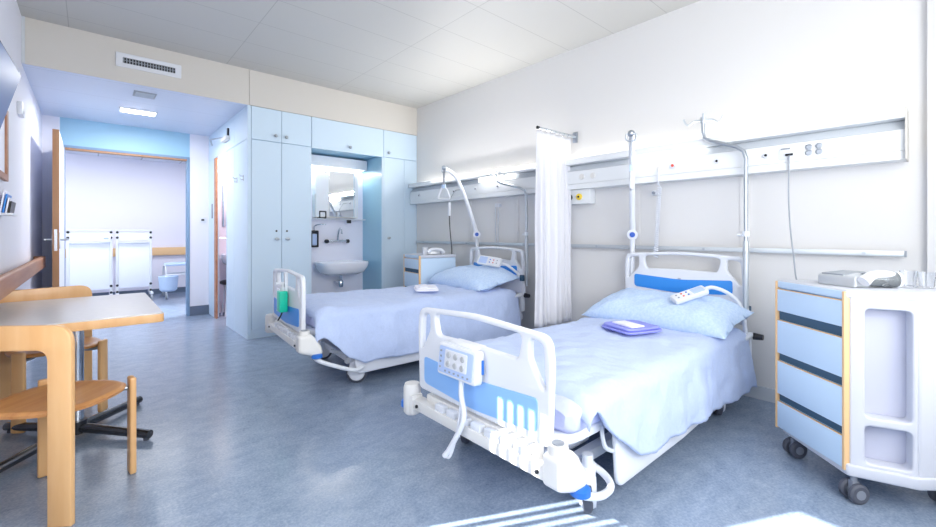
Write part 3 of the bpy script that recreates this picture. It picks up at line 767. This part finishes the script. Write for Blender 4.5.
def handset(label, p0, p1, up, arm, w=.085):
    a, b = Vector(p0), Vector(p1); ax = (b-a); L_ = ax.length; ax.normalize(); u = Vector(up); u = (u-ax*u.dot(ax)).normalized(); s = ax.cross(u)
    mt = Matrix(((ax.x,s.x,u.x,a.x),(ax.y,s.y,u.y,a.y),(ax.z,s.z,u.z,a.z),(0,0,0,1)))
    t = thing('nurse_call_handset', label, 'handset', (0,0,0), 0, 'bedside handsets on goosenecks')
    G().plate(rrect(0,-w/2,L_,w/2,.018), (), .034, .009, mt, res=3).build('body', 'white_plastic', t)
    G().plate(rrect(.02,-w/2+.014,L_*.42,w/2-.014,.006), (), .003, .001, mt @ T(0,0,.0175)).build('display', 'button_panel', t)
    for i in range(3):
        for j in range(2):
            G().lathe([(.006,0),(.007,.003),(.004,.005)], (0,0,0), 10, mt @ T(L_*.55+i*L_*.15,-.015+j*.03,.017)).build('button', ['blue_plastic','red','grey_plastic'][i], t)
    G().tube(arm, .013, 10, smooth=6).build('gooseneck', 'white_plastic', t)
    return t
handset('white handset on a curved arm lying on the foreground pillow', (3.10,1.09,.775), (2.93,1.235,.70), (-.3,-.2,1), [(3.08,1.10,.775),(3.15,1.06,.785),(3.22,.99,.745),(3.26,.93,.66),(3.27,.905,.5),(3.27,.905,.44)])
handset('white handset with blue display on a curved arm at the farther bed', (3.03,3.26,.88), (3.10,3.0,.85), (-.8,-.45,.45), [(3.11,3.0,.85),(3.16,2.95,.82),(3.24,2.87,.72),(3.27,2.84,.6),(3.27,2.84,.53)], w=.10)

# green disinfectant bottle on the far bed foot board
bm_ = T(*B2) @ RZ(R2)
t = thing('sanitizer_bottle', 'green disinfectant pump bottle hung on the farther foot board', 'bottle', bm_ @ Vector((-.055,-.06,.55)), R2)
G().box((-.03,-.045,0), (.03,.045,.16), .01, 3).build('body', 'green_bottle', t)
G().cyl((0,0,.158), (0,0,.19), .016).cyl((0,0,.19), (0,0,.215), .008).box((-.05,-.01,.212), (.015,.01,.228), .004).build('pump', 'white_plastic', t)
G().box((-.012,.046,.01), (-.004,.125,.17), .003).box((-.03,.044,.0), (.03,.05,.02), .002).build('holder_plate', 'paper', t)
g = G()
for k in range(5): g.box((-.0135,.055,.03+k*.026), (-.0118,.105-.012*(k%2),.04+k*.026))
g.build('print', 'button_panel', t)
G().tube([(.0,.0,0),(-.005,.02,-.03),(-.01,.09,-.08)], .006).build('hose', 'dark_metal', t)
G().box((.014,-.02,.13), (.036,.02,.30), .003).build('hook', 'white_metal', t)

def hoist(label, base, end, zt):
    """white lifting pole whose arm leans over the bed; grip and strap hang from its end"""
    b = Vector((base[0], base[1], 0)); d = Vector((end[0]-base[0], end[1]-base[1], 0))
    t = thing('lifting_pole', label, 'lifting pole', (base[0], base[1], 0), 0, 'lifting poles at the bed heads')
    d0 = d
    G().cyl((0,0,.62), (0,0,1.16), .0195, 16).build('mast', 'white_plastic', t)
    pts = [Vector((0,0,.95)), Vector((0,0,1.12)), d0*.10+Vector((0,0,1.26)), d0*.28+Vector((0,0,1.47)), d0*.50+Vector((0,0,1.68)), d0*.72+Vector((0,0,zt-.06)), d0+Vector((0,0,zt))]
    G().tube(pts, lambda q: .0195+.005*min(1,q*5)-.004*q, 14, smooth=5).build('arm', 'white_metal', t)
    v = d.normalized(); s = Vector((-v.y, v.x, 0))
    e = d0+Vector((0,0,zt))
    g = G(); g.sphere(e, .026).tube([e+s*.03+Vector((0,0,.0)), e+s*.035-Vector((0,0,.04)), e-Vector((0,0,.055)), e-s*.035-Vector((0,0,.04)), e-s*.03], .007, smooth=4); g.build('arm_end', 'steel', t)
    kd = Vector((-base[0], -base[1], 0)).normalized()
    kp = Vector((0,0,1.14))
    G().cyl(kp+kd*.01, kp+kd*.045, .042, 20).build('clamp_housing', 'white_plastic', t)
    G().cyl(kp+kd*.045, kp+kd*.055, .022, 20).build('clamp_button', 'blue_knob', t)
    return t, b+e, v
hoist('lifting pole with arm coming toward the viewer behind the foreground bed', (3.414,1.772), (2.98,1.556), 1.885)
hoist('lifting pole leaning over the farther bed', (3.388,3.67), (2.92,3.70), 1.875)
def grip(label, top, L_, yaw):
    t = thing('grab_handle', label, 'grab handle', top, yaw, 'strap handles on the lifting poles')
    G().box((-.002,-.012,-L_), (.002,.012,0)).build('strap', 'grey_plastic', t)
    G().box((-.012,-.022,-L_*.98), (.012,.022,-L_*.78), .005).build('buckle', 'pale_blue_plastic', t)
    z = -L_
    G().tube([(0,-.025,z),(0,-.065,z-.09),(0,-.055,z-.115),(0,.055,z-.115),(0,.065,z-.09),(0,.025,z)], .010, 10, closed=True, smooth=5).build('triangle', 'clear_plastic' if False else 'white_plastic', t)
    return t
grip('pale triangular grab handle on a strap over the farther bed', (2.92,3.70,1.845), .20, R(30))
grip('pale grab handle on a strap in front of the foreground lifting pole', (2.98,1.556,1.855), .26, R(115))

def ivpole(label, x, y, y2, zt, zb):
    t = thing('infusion_pole', label, 'infusion pole', (x, y, 0), 0, 'infusion poles at the bed heads')
    dy = y2-y
    G().tube([(0,0,.62),(0,0,1.2),(0,0,zb),(0,dy*.05,zb+.05),(0,dy*.2,zb+.085),(0,dy*.82,zb+.155),(0,dy*.96,zb+.18),(0,dy,zb+.225),(0,dy,zt)], .0125, 12).build('pole', 'steel', t)
    G().cyl((0,0,.62), (0,0,1.10), .018, 14).build('sleeve', 'brushed', t)
    G().cyl((0,0,1.13), (0,0,1.165), .022, 14).cyl((0,.0,1.14), (0,.05,1.14), .009).build('clamp', 'white_metal', t)
    g = G(); g.cyl((0,dy,zt-.03), (0,dy,zt+.012), .02, 14)
    for k in range(4):
        a = k*PI/2+R(20); ca, sa = math.cos(a), math.sin(a)
        g.tube([(ca*.015,dy+sa*.015,zt-.01),(ca*.06,dy+sa*.06,zt-.012),(ca*.09,dy+sa*.09,zt-.035),(ca*.11,dy+sa*.11,zt-.025),(ca*.125,dy+sa*.125,zt+.01)], .0075, 8, smooth=4)
    g.build('hooks', 'brushed', t)
    return t
ivpole('bent steel infusion pole with hooks at the foreground bed', 3.305, .912, 1.18, 1.975, 1.655)
ivpole('bent steel infusion pole at the farther bed, left of the curtain', 3.314, 2.85, 3.27, 1.815, 1.535)

# ------------------------------------------------------------------ service trunk on the right wall
TX = 3.36
t = thing('bed_head_trunk', 'long white service trunk with lamps and sockets on the right wall', 'wall trunk', (0,0,0))
TY0, TY1 = .165, 5.02
def sect(pts, y0, y1, name, m):
    g = G(); g.plate(pts, (), y1-y0, .002, T(0,(y0+y1)/2,0) @ XZ, res=1); return g.build(name, m, t)
sect([(XR-.001,1.56),(TX,1.56),(TX,1.607),(XR-.001,1.607)], TY0, TY1, 'lower_channel', 'trunk_white')
sect([(XR-.001,1.609),(TX,1.609),(TX,1.725),(XR-.001,1.725)], TY0, TY1, 'socket_face', 'trunk_white')
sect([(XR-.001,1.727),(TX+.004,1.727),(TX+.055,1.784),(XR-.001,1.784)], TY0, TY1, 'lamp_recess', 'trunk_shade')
sect([(XR-.001,1.786),(TX-.03,1.786),(TX-.03,1.840),(TX-.018,1.846),(TX+.03,1.846),(TX+.03,1.80),(XR-.001,1.80)], TY0, TY1, 'top_lip', 'trunk_white')
G().box((TX-.028,TY0-.008,1.558), (XR-.002,TY0-.0005,1.846), .002).build('end_cap', 'cream_panel', t)
for y0, y1 in ((1.19,1.745), (3.06,3.61)):
    G().box((TX-.008,y0,1.742), (TX+.02,y1,1.78), .01, 3).build('reading_lamp', 'lamp_strip', t)
G().box((TX+.04,TY0+.1,1.801), (XR-.02,TY1-.1,1.806)).build('uplight', 'lamp_strip', t)
def rose(y, z, m, r=.022, holes=True):
    o = G().lathe([(r,0),(r,.006),(r*.9,.009),(.002,.009)], (TX,y,z), 18, Matrix.Rotation(-PI/2, 4, 'Y')).build('socket', m, t)
    if not holes: return o
    G().lathe([(r*.42,.009),(r*.42,.0115),(.002,.0115)], (TX,y,z), 12, Matrix.Rotation(-PI/2, 4, 'Y')).build('socket_hole', 'black_plastic', o)
for y, z in ((4.80,1.668), (4.056,1.668), (3.66,1.668), (1.107,1.668), (.811,1.668), (3.30,1.668)): rose(y, z, 'white_plastic', .02)
ro = rose(1.415, 1.672, 'white_plastic', .026, False)
G().lathe([(.011,.009),(.011,.012),(.002,.012)], (TX,1.415,1.672), 14, Matrix.Rotation(-PI/2, 4, 'Y')).build('call_button', 'red', ro)
for y in (2.227, 2.113, 1.515): rose(y, 1.668, 'cream_plastic', .026, False)
g = G(); g.box((TX-.005,.66,1.625), (TX,.74,1.70), .003); s_ = g.build('phone_socket', 'white_plastic', t)
G().box((TX-.012,.665,1.648), (TX-.004,.705,1.662), .002).build('plug', 'dark_metal', s_)
G().box((TX-.006,.68,1.69), (TX-.004,.73,1.70)).build('label_strip', 'grey_plastic', s_)
for k in range(4):
    yy, zz = .60-.05*(k%2), 1.655+.035*(k//2)
    o = G().lathe([(.018,0),(.018,.005),(.013,.006),(.011,.003),(.002,.003)], (TX,yy-.015,zz), 16, Matrix.Rotation(-PI/2, 4, 'Y')).build('power_socket', 'steel', t)
G().box((TX-.002,.4725,1.612), (TX+.001,.4745,1.722)).build('joint', 'trunk_shade', t)
# gas outlet box under the trunk beside the curtain
t = thing('gas_outlet_box', 'white gas outlet box with yellow ring under the trunk beside the curtain', 'outlet box', (3.41, 2.29, 1.49))
G().box((-.012,-.12,-.065), (.079,.12,.069), .005).build('case', 'trunk_white', t)
for y, m in ((.105,'black_plastic'), (.0,'yellow')):
    r = G().lathe([(.03,0),(.03,.012),(.022,.016),(.002,.016)], (-.012,y-.01,.0), 20, Matrix.Rotation(-PI/2, 4, 'Y')).build('outlet_ring', m, t)
    G().lathe([(.010,.016),(.010,.02),(.002,.02)], (-.012,y-.01,0), 12, Matrix.Rotation(-PI/2, 4, 'Y')).build('outlet_hole', 'dark_metal', r)
# equipment rail
t = thing('equipment_rail', 'flat steel equipment rail along the right wall behind the beds', 'rail', (0,0,0))
G().box((3.435,.17,1.018), (3.447,4.985,1.05), .002).build('rail_bar', 'brushed', t)
for y in (.34, 1.222, 2.122, 3.0, 3.904, 4.8):
    G().box((3.447,y-.018,1.022), (XR,y+.018,1.046), .003).cyl((3.435,y,1.034), (3.428,y,1.034), .010).build('bracket', 'steel', t)
G().box((3.432,.162,1.016), (3.45,.172,1.052), .001).build('end_stop', 'grey_plastic', t)
# vertical wall joints below the trunk; last strip stands for the infusion pole's shadow
for i, y in enumerate((3.905, 3.135, 1.77, .97)):
    struct('trim_%d' % (3+i), G().box((XR-.006, y-.03, 1.06), (XR, y+.03, 1.555), .002), 'wall_paint')
# coiled cord and hanging handset between the beds' trunk sockets
g = G(); pts = [Vector((3.352,1.515,1.66)), Vector((3.33,1.515,1.62)), Vector((3.36,1.53,1.54))]
n = 34*8
for k in range(n+1):
    a = k*2*PI/8; z = 1.52-(.56*k/n); pts.append(Vector((3.385+.014*math.cos(a), 1.53+.004*k/n*8+.014*math.sin(a), z)))
g.tube(pts, .0052, 6)
tag(g.build('coiled_cord', 'white_plastic'), 'white coiled cord hanging from the trunk behind the foreground bed', 'cord')
t = thing('cord_holder', 'small white cord holder on the wall left of the coiled cord', 'holder', (XR, 1.60, 1.48))
G().box((-.05,-.02,-.02), (0,.02,.02), .006).build('clip', 'white_plastic', t)
G().cyl((-.05,0,0), (-.065,0,0), .012).build('button', 'grey_plastic', t)
t = thing('cord_holder', 'small white cord holder on the wall behind the farther bed', 'holder', (XR, 3.40, 1.47))
G().box((-.05,-.03,-.02), (0,.03,.02), .006).build('clip', 'white_plastic', t)
G().tube([(-.045,-.02,-.02),(-.045,-.02,-.45),(-.02,-.02,-.5)], .006).tube([(-.045,.02,-.02),(-.045,.02,-.45),(-.02,.02,-.5)], .006).build('hanging_cord', 'trunk_shade', t)
t = thing('hanging_switch', 'white pendant switch on a dark cord beside the farther lifting pole', 'switch', (3.2, 3.95, 0))
G().tube([(.155,-.02,1.68),(.08,-.01,1.66),(.01,0,1.55),(0,0,1.5)], .004, 8, smooth=4).build('upper_cord', 'grey_plastic', t)
G().box((-.016,-.012,1.36), (.016,.012,1.52), .006).build('body', 'white_plastic', t)
G().tube([(0,0,1.36),(.01,0,1.2),(.03,-.01,.95),(.02,-.02,.78)], .006, 8, smooth=4).build('lower_cord', 'dark_metal', t)

# ------------------------------------------------------------------ curtain and its bracket
t = thing('curtain_bracket', 'steel curtain arm bracketed to the right wall above the curtain', 'curtain rail', (XR, 2.384, 2.075))
G().box((-.012,-.025,-.055), (0,.025,.045), .002).build('wall_plate', 'steel', t)
G().box((-.56,-.009,-.009), (-.01,.009,.009), .002).build('arm', 'brushed', t)
G().cyl((-.575,0,0), (-.555,0,0), .014).build('end_knob', 'dark_metal', t)
for k in range(7): G().tube([(-.52+k*.065,0,.012),(-.52+k*.065,.014,0),(-.52+k*.065,0,-.02),(-.52+k*.065,-.014,0)], .003, 6, closed=True).build('ring', 'chrome', t)
def cur(u, v):
    z = 2.05-1.72*v
    x = 2.92+.475*u
    w = .35+.65*min(1, v*3)
    uu = u + .035*math.sin(u*7+1) + .02*math.sin(v*3+u*9)*v
    y = 2.384 + w*((.022+.018*math.sin(u*11+2))*math.sin(uu*2*PI*6.5) + .012*math.sin(uu*2*PI*11+1)) + .01*noise.noise(Vector((u*6, v*3, 0)))
    x += .012*math.sin(u*2*PI*6.5+1.2)*w + .02*(u-.5)*v - .012*math.sin(v*4)*u
    return Vector((x, y, z))
g = G(); g.grid(cur, 150, 40)
o = g.build('privacy_curtain', 'curtain', sharp=100); so = o.modifiers.new('thickness', 'SOLIDIFY'); so.thickness = .003
tag(o, 'white gathered privacy curtain hanging between the beds', 'curtain')

# ------------------------------------------------------------------ nightstands
def nightstand(label, loc, rz, ms=1):
    """local: drawer front faces -y, width along x, origin floor centre of the drawer front; ms = side that carries the moulded trays"""
    t = thing('nightstand', label, 'nightstand', loc, rz, 'wheeled hospital nightstands')
    w, d = .42, .47; h = w/2
    FX = Matrix.Diagonal((ms,1,1,1))
    def B(a, b, bev, name, m, par=t):
        x = sorted((ms*a[0], ms*b[0])); return G().box((x[0],a[1],a[2]), (x[1],b[1],b[2]), bev).build(name, m, par)
    B((-h,.012,.135), (h-.03,d,.87), .004, 'carcass', 'nightstand_blue')
    for s in (-1,1): B((s*(h-.006)-.006,-.006,.13), (s*(h-.006)+.006,.02,.90), .002, 'edge_strip', 'wood_strip')
    B((-h+.013,-.002,.868), (h-.013,.03,.9), .003, 'top_rail', 'nightstand_blue')
    for a, b in ((.745,.862),(.525,.70),(.312,.487),(.137,.276)):
        dr = B((-h+.013,-.004,a), (h-.013,.014,b), .003, 'drawer', 'nightstand_blue')
        B((-h+.015,-.0045,b-.005), (h-.015,.004,b), .001, 'lip', 'wood_strip', dr)
    for a, b in ((.70,.745),(.487,.525),(.276,.312)): B((-h+.013,.008,a), (h-.013,.0125,b), 0, 'grip_recess', 'dark_gap')
    an = math.atan2(.10,.19); ln = .215
    SL = FX @ T(h+.004,.014,0) @ RZ(-an)          # slanted tray face: local y along the face, x outwards
    def fl(g):
        if ms < 0: bmesh.ops.reverse_faces(g.bm, faces=g.bm.faces[:])
        return g
    fl(G().plate(rpoly([(0,.15),(ln,.15),(ln,.885),(0,.885)], .012), [rrect(.05,.37,ln-.018,.83,.022), rrect(.05,.175,ln-.018,.335,.022)], .07, .008, SL @ T(-.035,0,0) @ YZ, res=3)).build('tray_molding', 'nightstand_white', t)
    fl(G().box((-.085,.03,.16), (-.07,ln-.005,.86), 0, 1, SL)).build('tray_back', 'nightstand_inner', t)
    fl(G().plate(rpoly([(.205,.15,.01),(d-.02,.15,.03),(d-.02,.885,.03),(.205,.885,.01)]), (), .05, .012, FX @ T(h+.081,0,0) @ YZ, res=3)).build('side_cover', 'nightstand_white', t)
    top = rpoly([(-h,.004,.01),(h+.0,.004,.01),(h+.104,.198,.02),(h+.108,d-.03,.06),(h+.03,d+.01,.04),(-h,d+.01,.02)])
    fl(G().plate(top, (), .034, .008, FX @ T(0,0,.889), res=3)).build('top', 'nightstand_white', t)
    bas = rpoly([(-h+.01,.02),(h+.008,.0),(h+.116,.198),(h+.118,d-.03),(h+.03,d),(-h+.01,d)], .02)
    fl(G().plate(bas, (), .05, .008, FX @ T(0,0,.135), res=2)).build('base', 'nightstand_white', t)
    for x, y in ((-h+.05,.06),(h+.0,.035),(-h+.06,d-.06),(h+.03,d-.08)):
        x *= ms
        c = G().cyl((x,y,.08), (x,y,.115), .012).box((x-.012,y-.016,.045), (x+.012,y+.016,.088), .005).build('castor', 'castor_grey', t)
        for s in (-1,1):
            G().lathe([(.012,-.011),(.034,-.012),(.042,-.006),(.042,.006),(.034,.012),(.012,.011)], (x+s*.024,y,.0425), 22, Matrix.Rotation(PI/2, 4, 'Y')).build('wheel', 'rubber', c)
            G().lathe([(.002,-.0135),(.02,-.013),(.02,.013),(.002,.0135)], (x+s*.024,y,.0425), 16, Matrix.Rotation(PI/2, 4, 'Y')).build('hub_cap', 'castor_grey', c)
    return t
NA = math.atan2(-.31,-.28)
ns = nightstand('pale blue drawer nightstand on castors in the right foreground', (2.578, .455, 0), NA)
n2 = nightstand('pale blue drawer nightstand in the far corner beside the farther bed', (2.79, 4.14, 0), R(-99), -1)
def phone(label, loc, rz):
    t = thing('telephone', label, 'telephone', loc, rz, 'telephones on the nightstands')
    pr = rpoly([(-.11,0,.004),(.11,0,.004),(.11,.05,.015),(.02,.062,.05),(-.07,.03,.03),(-.11,.014,.006)])
    G().plate(pr, (), .17, .008, XZ, res=2).build('base', 'silver_plastic', t)
    G().box((-.10,-.06,.0), (-.02,.06,.004), .001, 1, T(0,0,.028) @ Matrix.Rotation(R(-22), 4, 'Y')).build('keypad', 'grey_plastic', t)
    g = G()
    G().tube([(-.09,.11,.02),(-.05,.115,.055),(.05,.115,.06),(.10,.11,.03)], lambda q: .018+.007*abs(2*q-1)**2, 12, smooth=5).build('receiver', 'white_plastic', t)
    G().box((-.03,-.07,.056), (.1,.03,.064), .003, 2, Matrix.Rotation(R(4), 4, 'Y')).build('cradle', 'grey_plastic', t)
    pts = []
    for k in range(121):
        a = k*2*PI/8; u = k/120; pts.append((.0+.13*math.sin(u*PI)*-1+.006*math.cos(a), .12-.16*u, .012+.006*math.sin(a)))
    G().tube(pts, .002, 5).build('coil_cord', 'white_plastic', t)
    return t
ph = phone('silver telephone on the near nightstand', (2.70,.30,.9065), R(150))
bpy.context.view_layer.update()
o = G().tube([(TX-.012,.685,1.65),(TX-.014,.685,1.60),(3.338,.682,1.3),(3.325,.655,1.0),(3.30,.62,.82),(3.1,.45,.74)], .0045, 8, smooth=6).build('line_cord', 'grey_plastic', ph)
o.matrix_parent_inverse = ph.matrix_world.inverted()
phone('silver-black telephone on the far nightstand', (3.03,4.04,.9065), R(160))
def tumbler(label, loc, h=.075, r=.03):
    g = G(); g.lathe([(.002,.0),(r*.8,0),(r,h),(r-.0025,h),(r*.8-.0025,.006),(.002,.006)], (0,0,0), 22)
    return tag(g.build('drinking_glass', 'clear_glass', loc=loc), label, 'glass', 'glasses on the near nightstand')
tumbler('clear glass on the near nightstand, next to the telephone', (2.76,.125,.907))
tumbler('clear glass on the near nightstand, farthest from the telephone', (2.80,.07,.907), .07)
t = thing('water_carafe', 'clear ribbed plastic beaker lying on the near nightstand', 'beaker', (2.66,.21,.9425), R(-48))
G().lathe([(.002,-.07),(.028,-.07),(.034,.06),(.031,.06),(.026,-.064),(.002,-.064)], (0,0,0), 20, Matrix.Rotation(PI/2, 4, 'Y')).build('cup', 'clear_plastic', t)
G().lathe([(.002,-.004),(.036,-.004),(.036,.008),(.002,.008)], (.064,0,0), 20, Matrix.Rotation(PI/2, 4, 'Y')).build('lid', 'white_plastic', t)
G().box((2.56,.36,.0),(2.561,.361,.001)) if False else None
t = thing('paper_cup', 'small white cup on the far nightstand', 'cup', (2.88,4.0,.9065))
G().lathe([(.002,0),(.025,0),(.032,.08),(.029,.08),(.023,.005),(.002,.005)], (0,0,0), 18).build('cup_body', 'white_plastic', t)
G().lathe([(.031,.076),(.034,.079),(.031,.083),(.029,.08)], (0,0,0), 18).build('rim', 'white_plastic', t)

# unseen vertical slat blind put in the left-hand window: it makes the striped sunlight on the floor
t = thing('window_blind', 'vertical slat blind, unseen in the left window, shaped to stripe the sunlight', 'blind', (XL-.06, 0, 0))
for k in range(6): G().box((-.003,1.80+k*.056,WZ0+.01), (.003,1.80+k*.056+.027,WZ1-.02)).build('slat', 'white_metal', t)
G().box((-.006,1.215,WZ0+.01), (.006,1.46,WZ1-.02)).box((-.006,1.732,WZ0+.01), (.006,1.795,WZ1-.02)).build('sun_block_slats', 'white_metal', t)  # solid boards added to keep the sun to chosen floor patches
G().box((-.012,1.795,1.74), (-.005,2.12,WZ1-.02)).build('sun_stop_board', 'white_metal', t)  # unseen board added to stop the sun partway up the foot board
G().box((-.02,1.21,WZ1-.03), (.02,2.12,WZ1-.002)).build('head_rail', 'white_metal', t)

# ------------------------------------------------------------------ camera
cam = bpy.data.cameras.new('Camera'); co = bpy.data.objects.new('Camera', cam); C.objects.link(co)
F = 427.; A = math.atan((468-90)/F)
cam.sensor_width = 36; cam.lens = 36*F/936; cam.clip_start = .02
co.location = (0,0,1.15); co.rotation_euler = (PI/2, 0, -A)
cam.shift_y = -(263.5-233.5)/936
bpy.context.scene.camera = co

# ------------------------------------------------------------------ light
w = bpy.data.worlds.new('World'); bpy.context.scene.world = w; w.use_nodes = True
bg = w.node_tree.nodes['Background']; bg.inputs[0].default_value = (.86,.93,1,1); bg.inputs[1].default_value = 1.0
def area(name, loc, rot, sx, sy, power, col=(1,1,1)):
    l = bpy.data.lights.new(name, 'AREA'); l.shape = 'RECTANGLE'; l.size = sx; l.size_y = sy; l.energy = power; l.color = col
    o = bpy.data.objects.new(name, l); C.objects.link(o); o.location = loc; o.rotation_euler = rot; return o
area('fill_window', (1.2, YN-.02, 1.75), (R(90), 0, 0), 2.4, 1.7, 33, (1,.985,.96))  # unseen fill panel added in the window opening behind the camera
area('fill_left', (XL+.012, .75, 1.55), (0, R(-90), 0), 1.7, 2.7, 5, (1,.985,.96))  # fill panel added along the left wall, wider than its window
area('trunk_uplight_near', (3.35, 1.3, 1.84), (0, R(180-58), 0), .08, 2.2, 2.6, (1,.975,.94))
area('trunk_uplight_far', (3.35, 3.55, 1.84), (0, R(180-55), 0), .08, 1.9, 20, (1,.975,.94))
area('reading_lamp_near', (3.34, 1.47, 1.755), (0, R(60), 0), .05, .5, .4, (1,.97,.92))
area('reading_lamp_far', (3.34, 3.33, 1.755), (0, R(60), 0), .05, .5, 1, (1,.97,.92))
area('entry_lamp', (.41, 6.1, HS-.035), (0,0,0), .3, .15, 13, (1,.98,.95))
area('corridor_lamp', (.4, 8.6, 2.5), (0,0,0), 3.5, .6, 21, (.97,.98,1))
cs = bpy.data.lights.new('threshold_spot', 'SPOT'); cs.energy = 160; cs.spot_size = R(34); cs.spot_blend = .5; cs.shadow_soft_size = .05  # spot added for the bright floor band at the threshold, no fitting there
o = bpy.data.objects.new('threshold_spot', cs); C.objects.link(o); o.location = (.7, 7.72, 2.5)
area('niche_lamp', (2.45, NB-.1, 2.015), (0,0,0), .75, .1, 2.6, (1,.98,.95))
pl = bpy.data.lights.new('bathroom_lamp', 'POINT'); pl.energy = 14; pl.color = (1,.9,.82); pl.shadow_soft_size = .08
o = bpy.data.objects.new('bathroom_lamp', pl); C.objects.link(o); o.location = (1.75, 6.3, 2.2)
sl = bpy.data.lights.new('sun', 'SUN'); sl.energy = 9; sl.angle = R(.4); sl.color = (1,.97,.92)
so = bpy.data.objects.new('sun', sl); C.objects.link(so)
sd = Vector((.898,-.44,-.65)); so.rotation_euler = sd.to_track_quat('-Z', 'Y').to_euler()

sc = bpy.context.scene
sc.view_settings.view_transform = 'Standard'; sc.view_settings.look = 'None'; sc.view_settings.gamma = 1
sc.view_settings.use_curve_mapping = False; sc.view_settings.exposure = 1.2
sc.cycles.max_bounces = 14; sc.cycles.diffuse_bounces = 12; sc.cycles.use_denoising = True
sc.cycles.caustics_reflective = False; sc.cycles.caustics_refractive = False
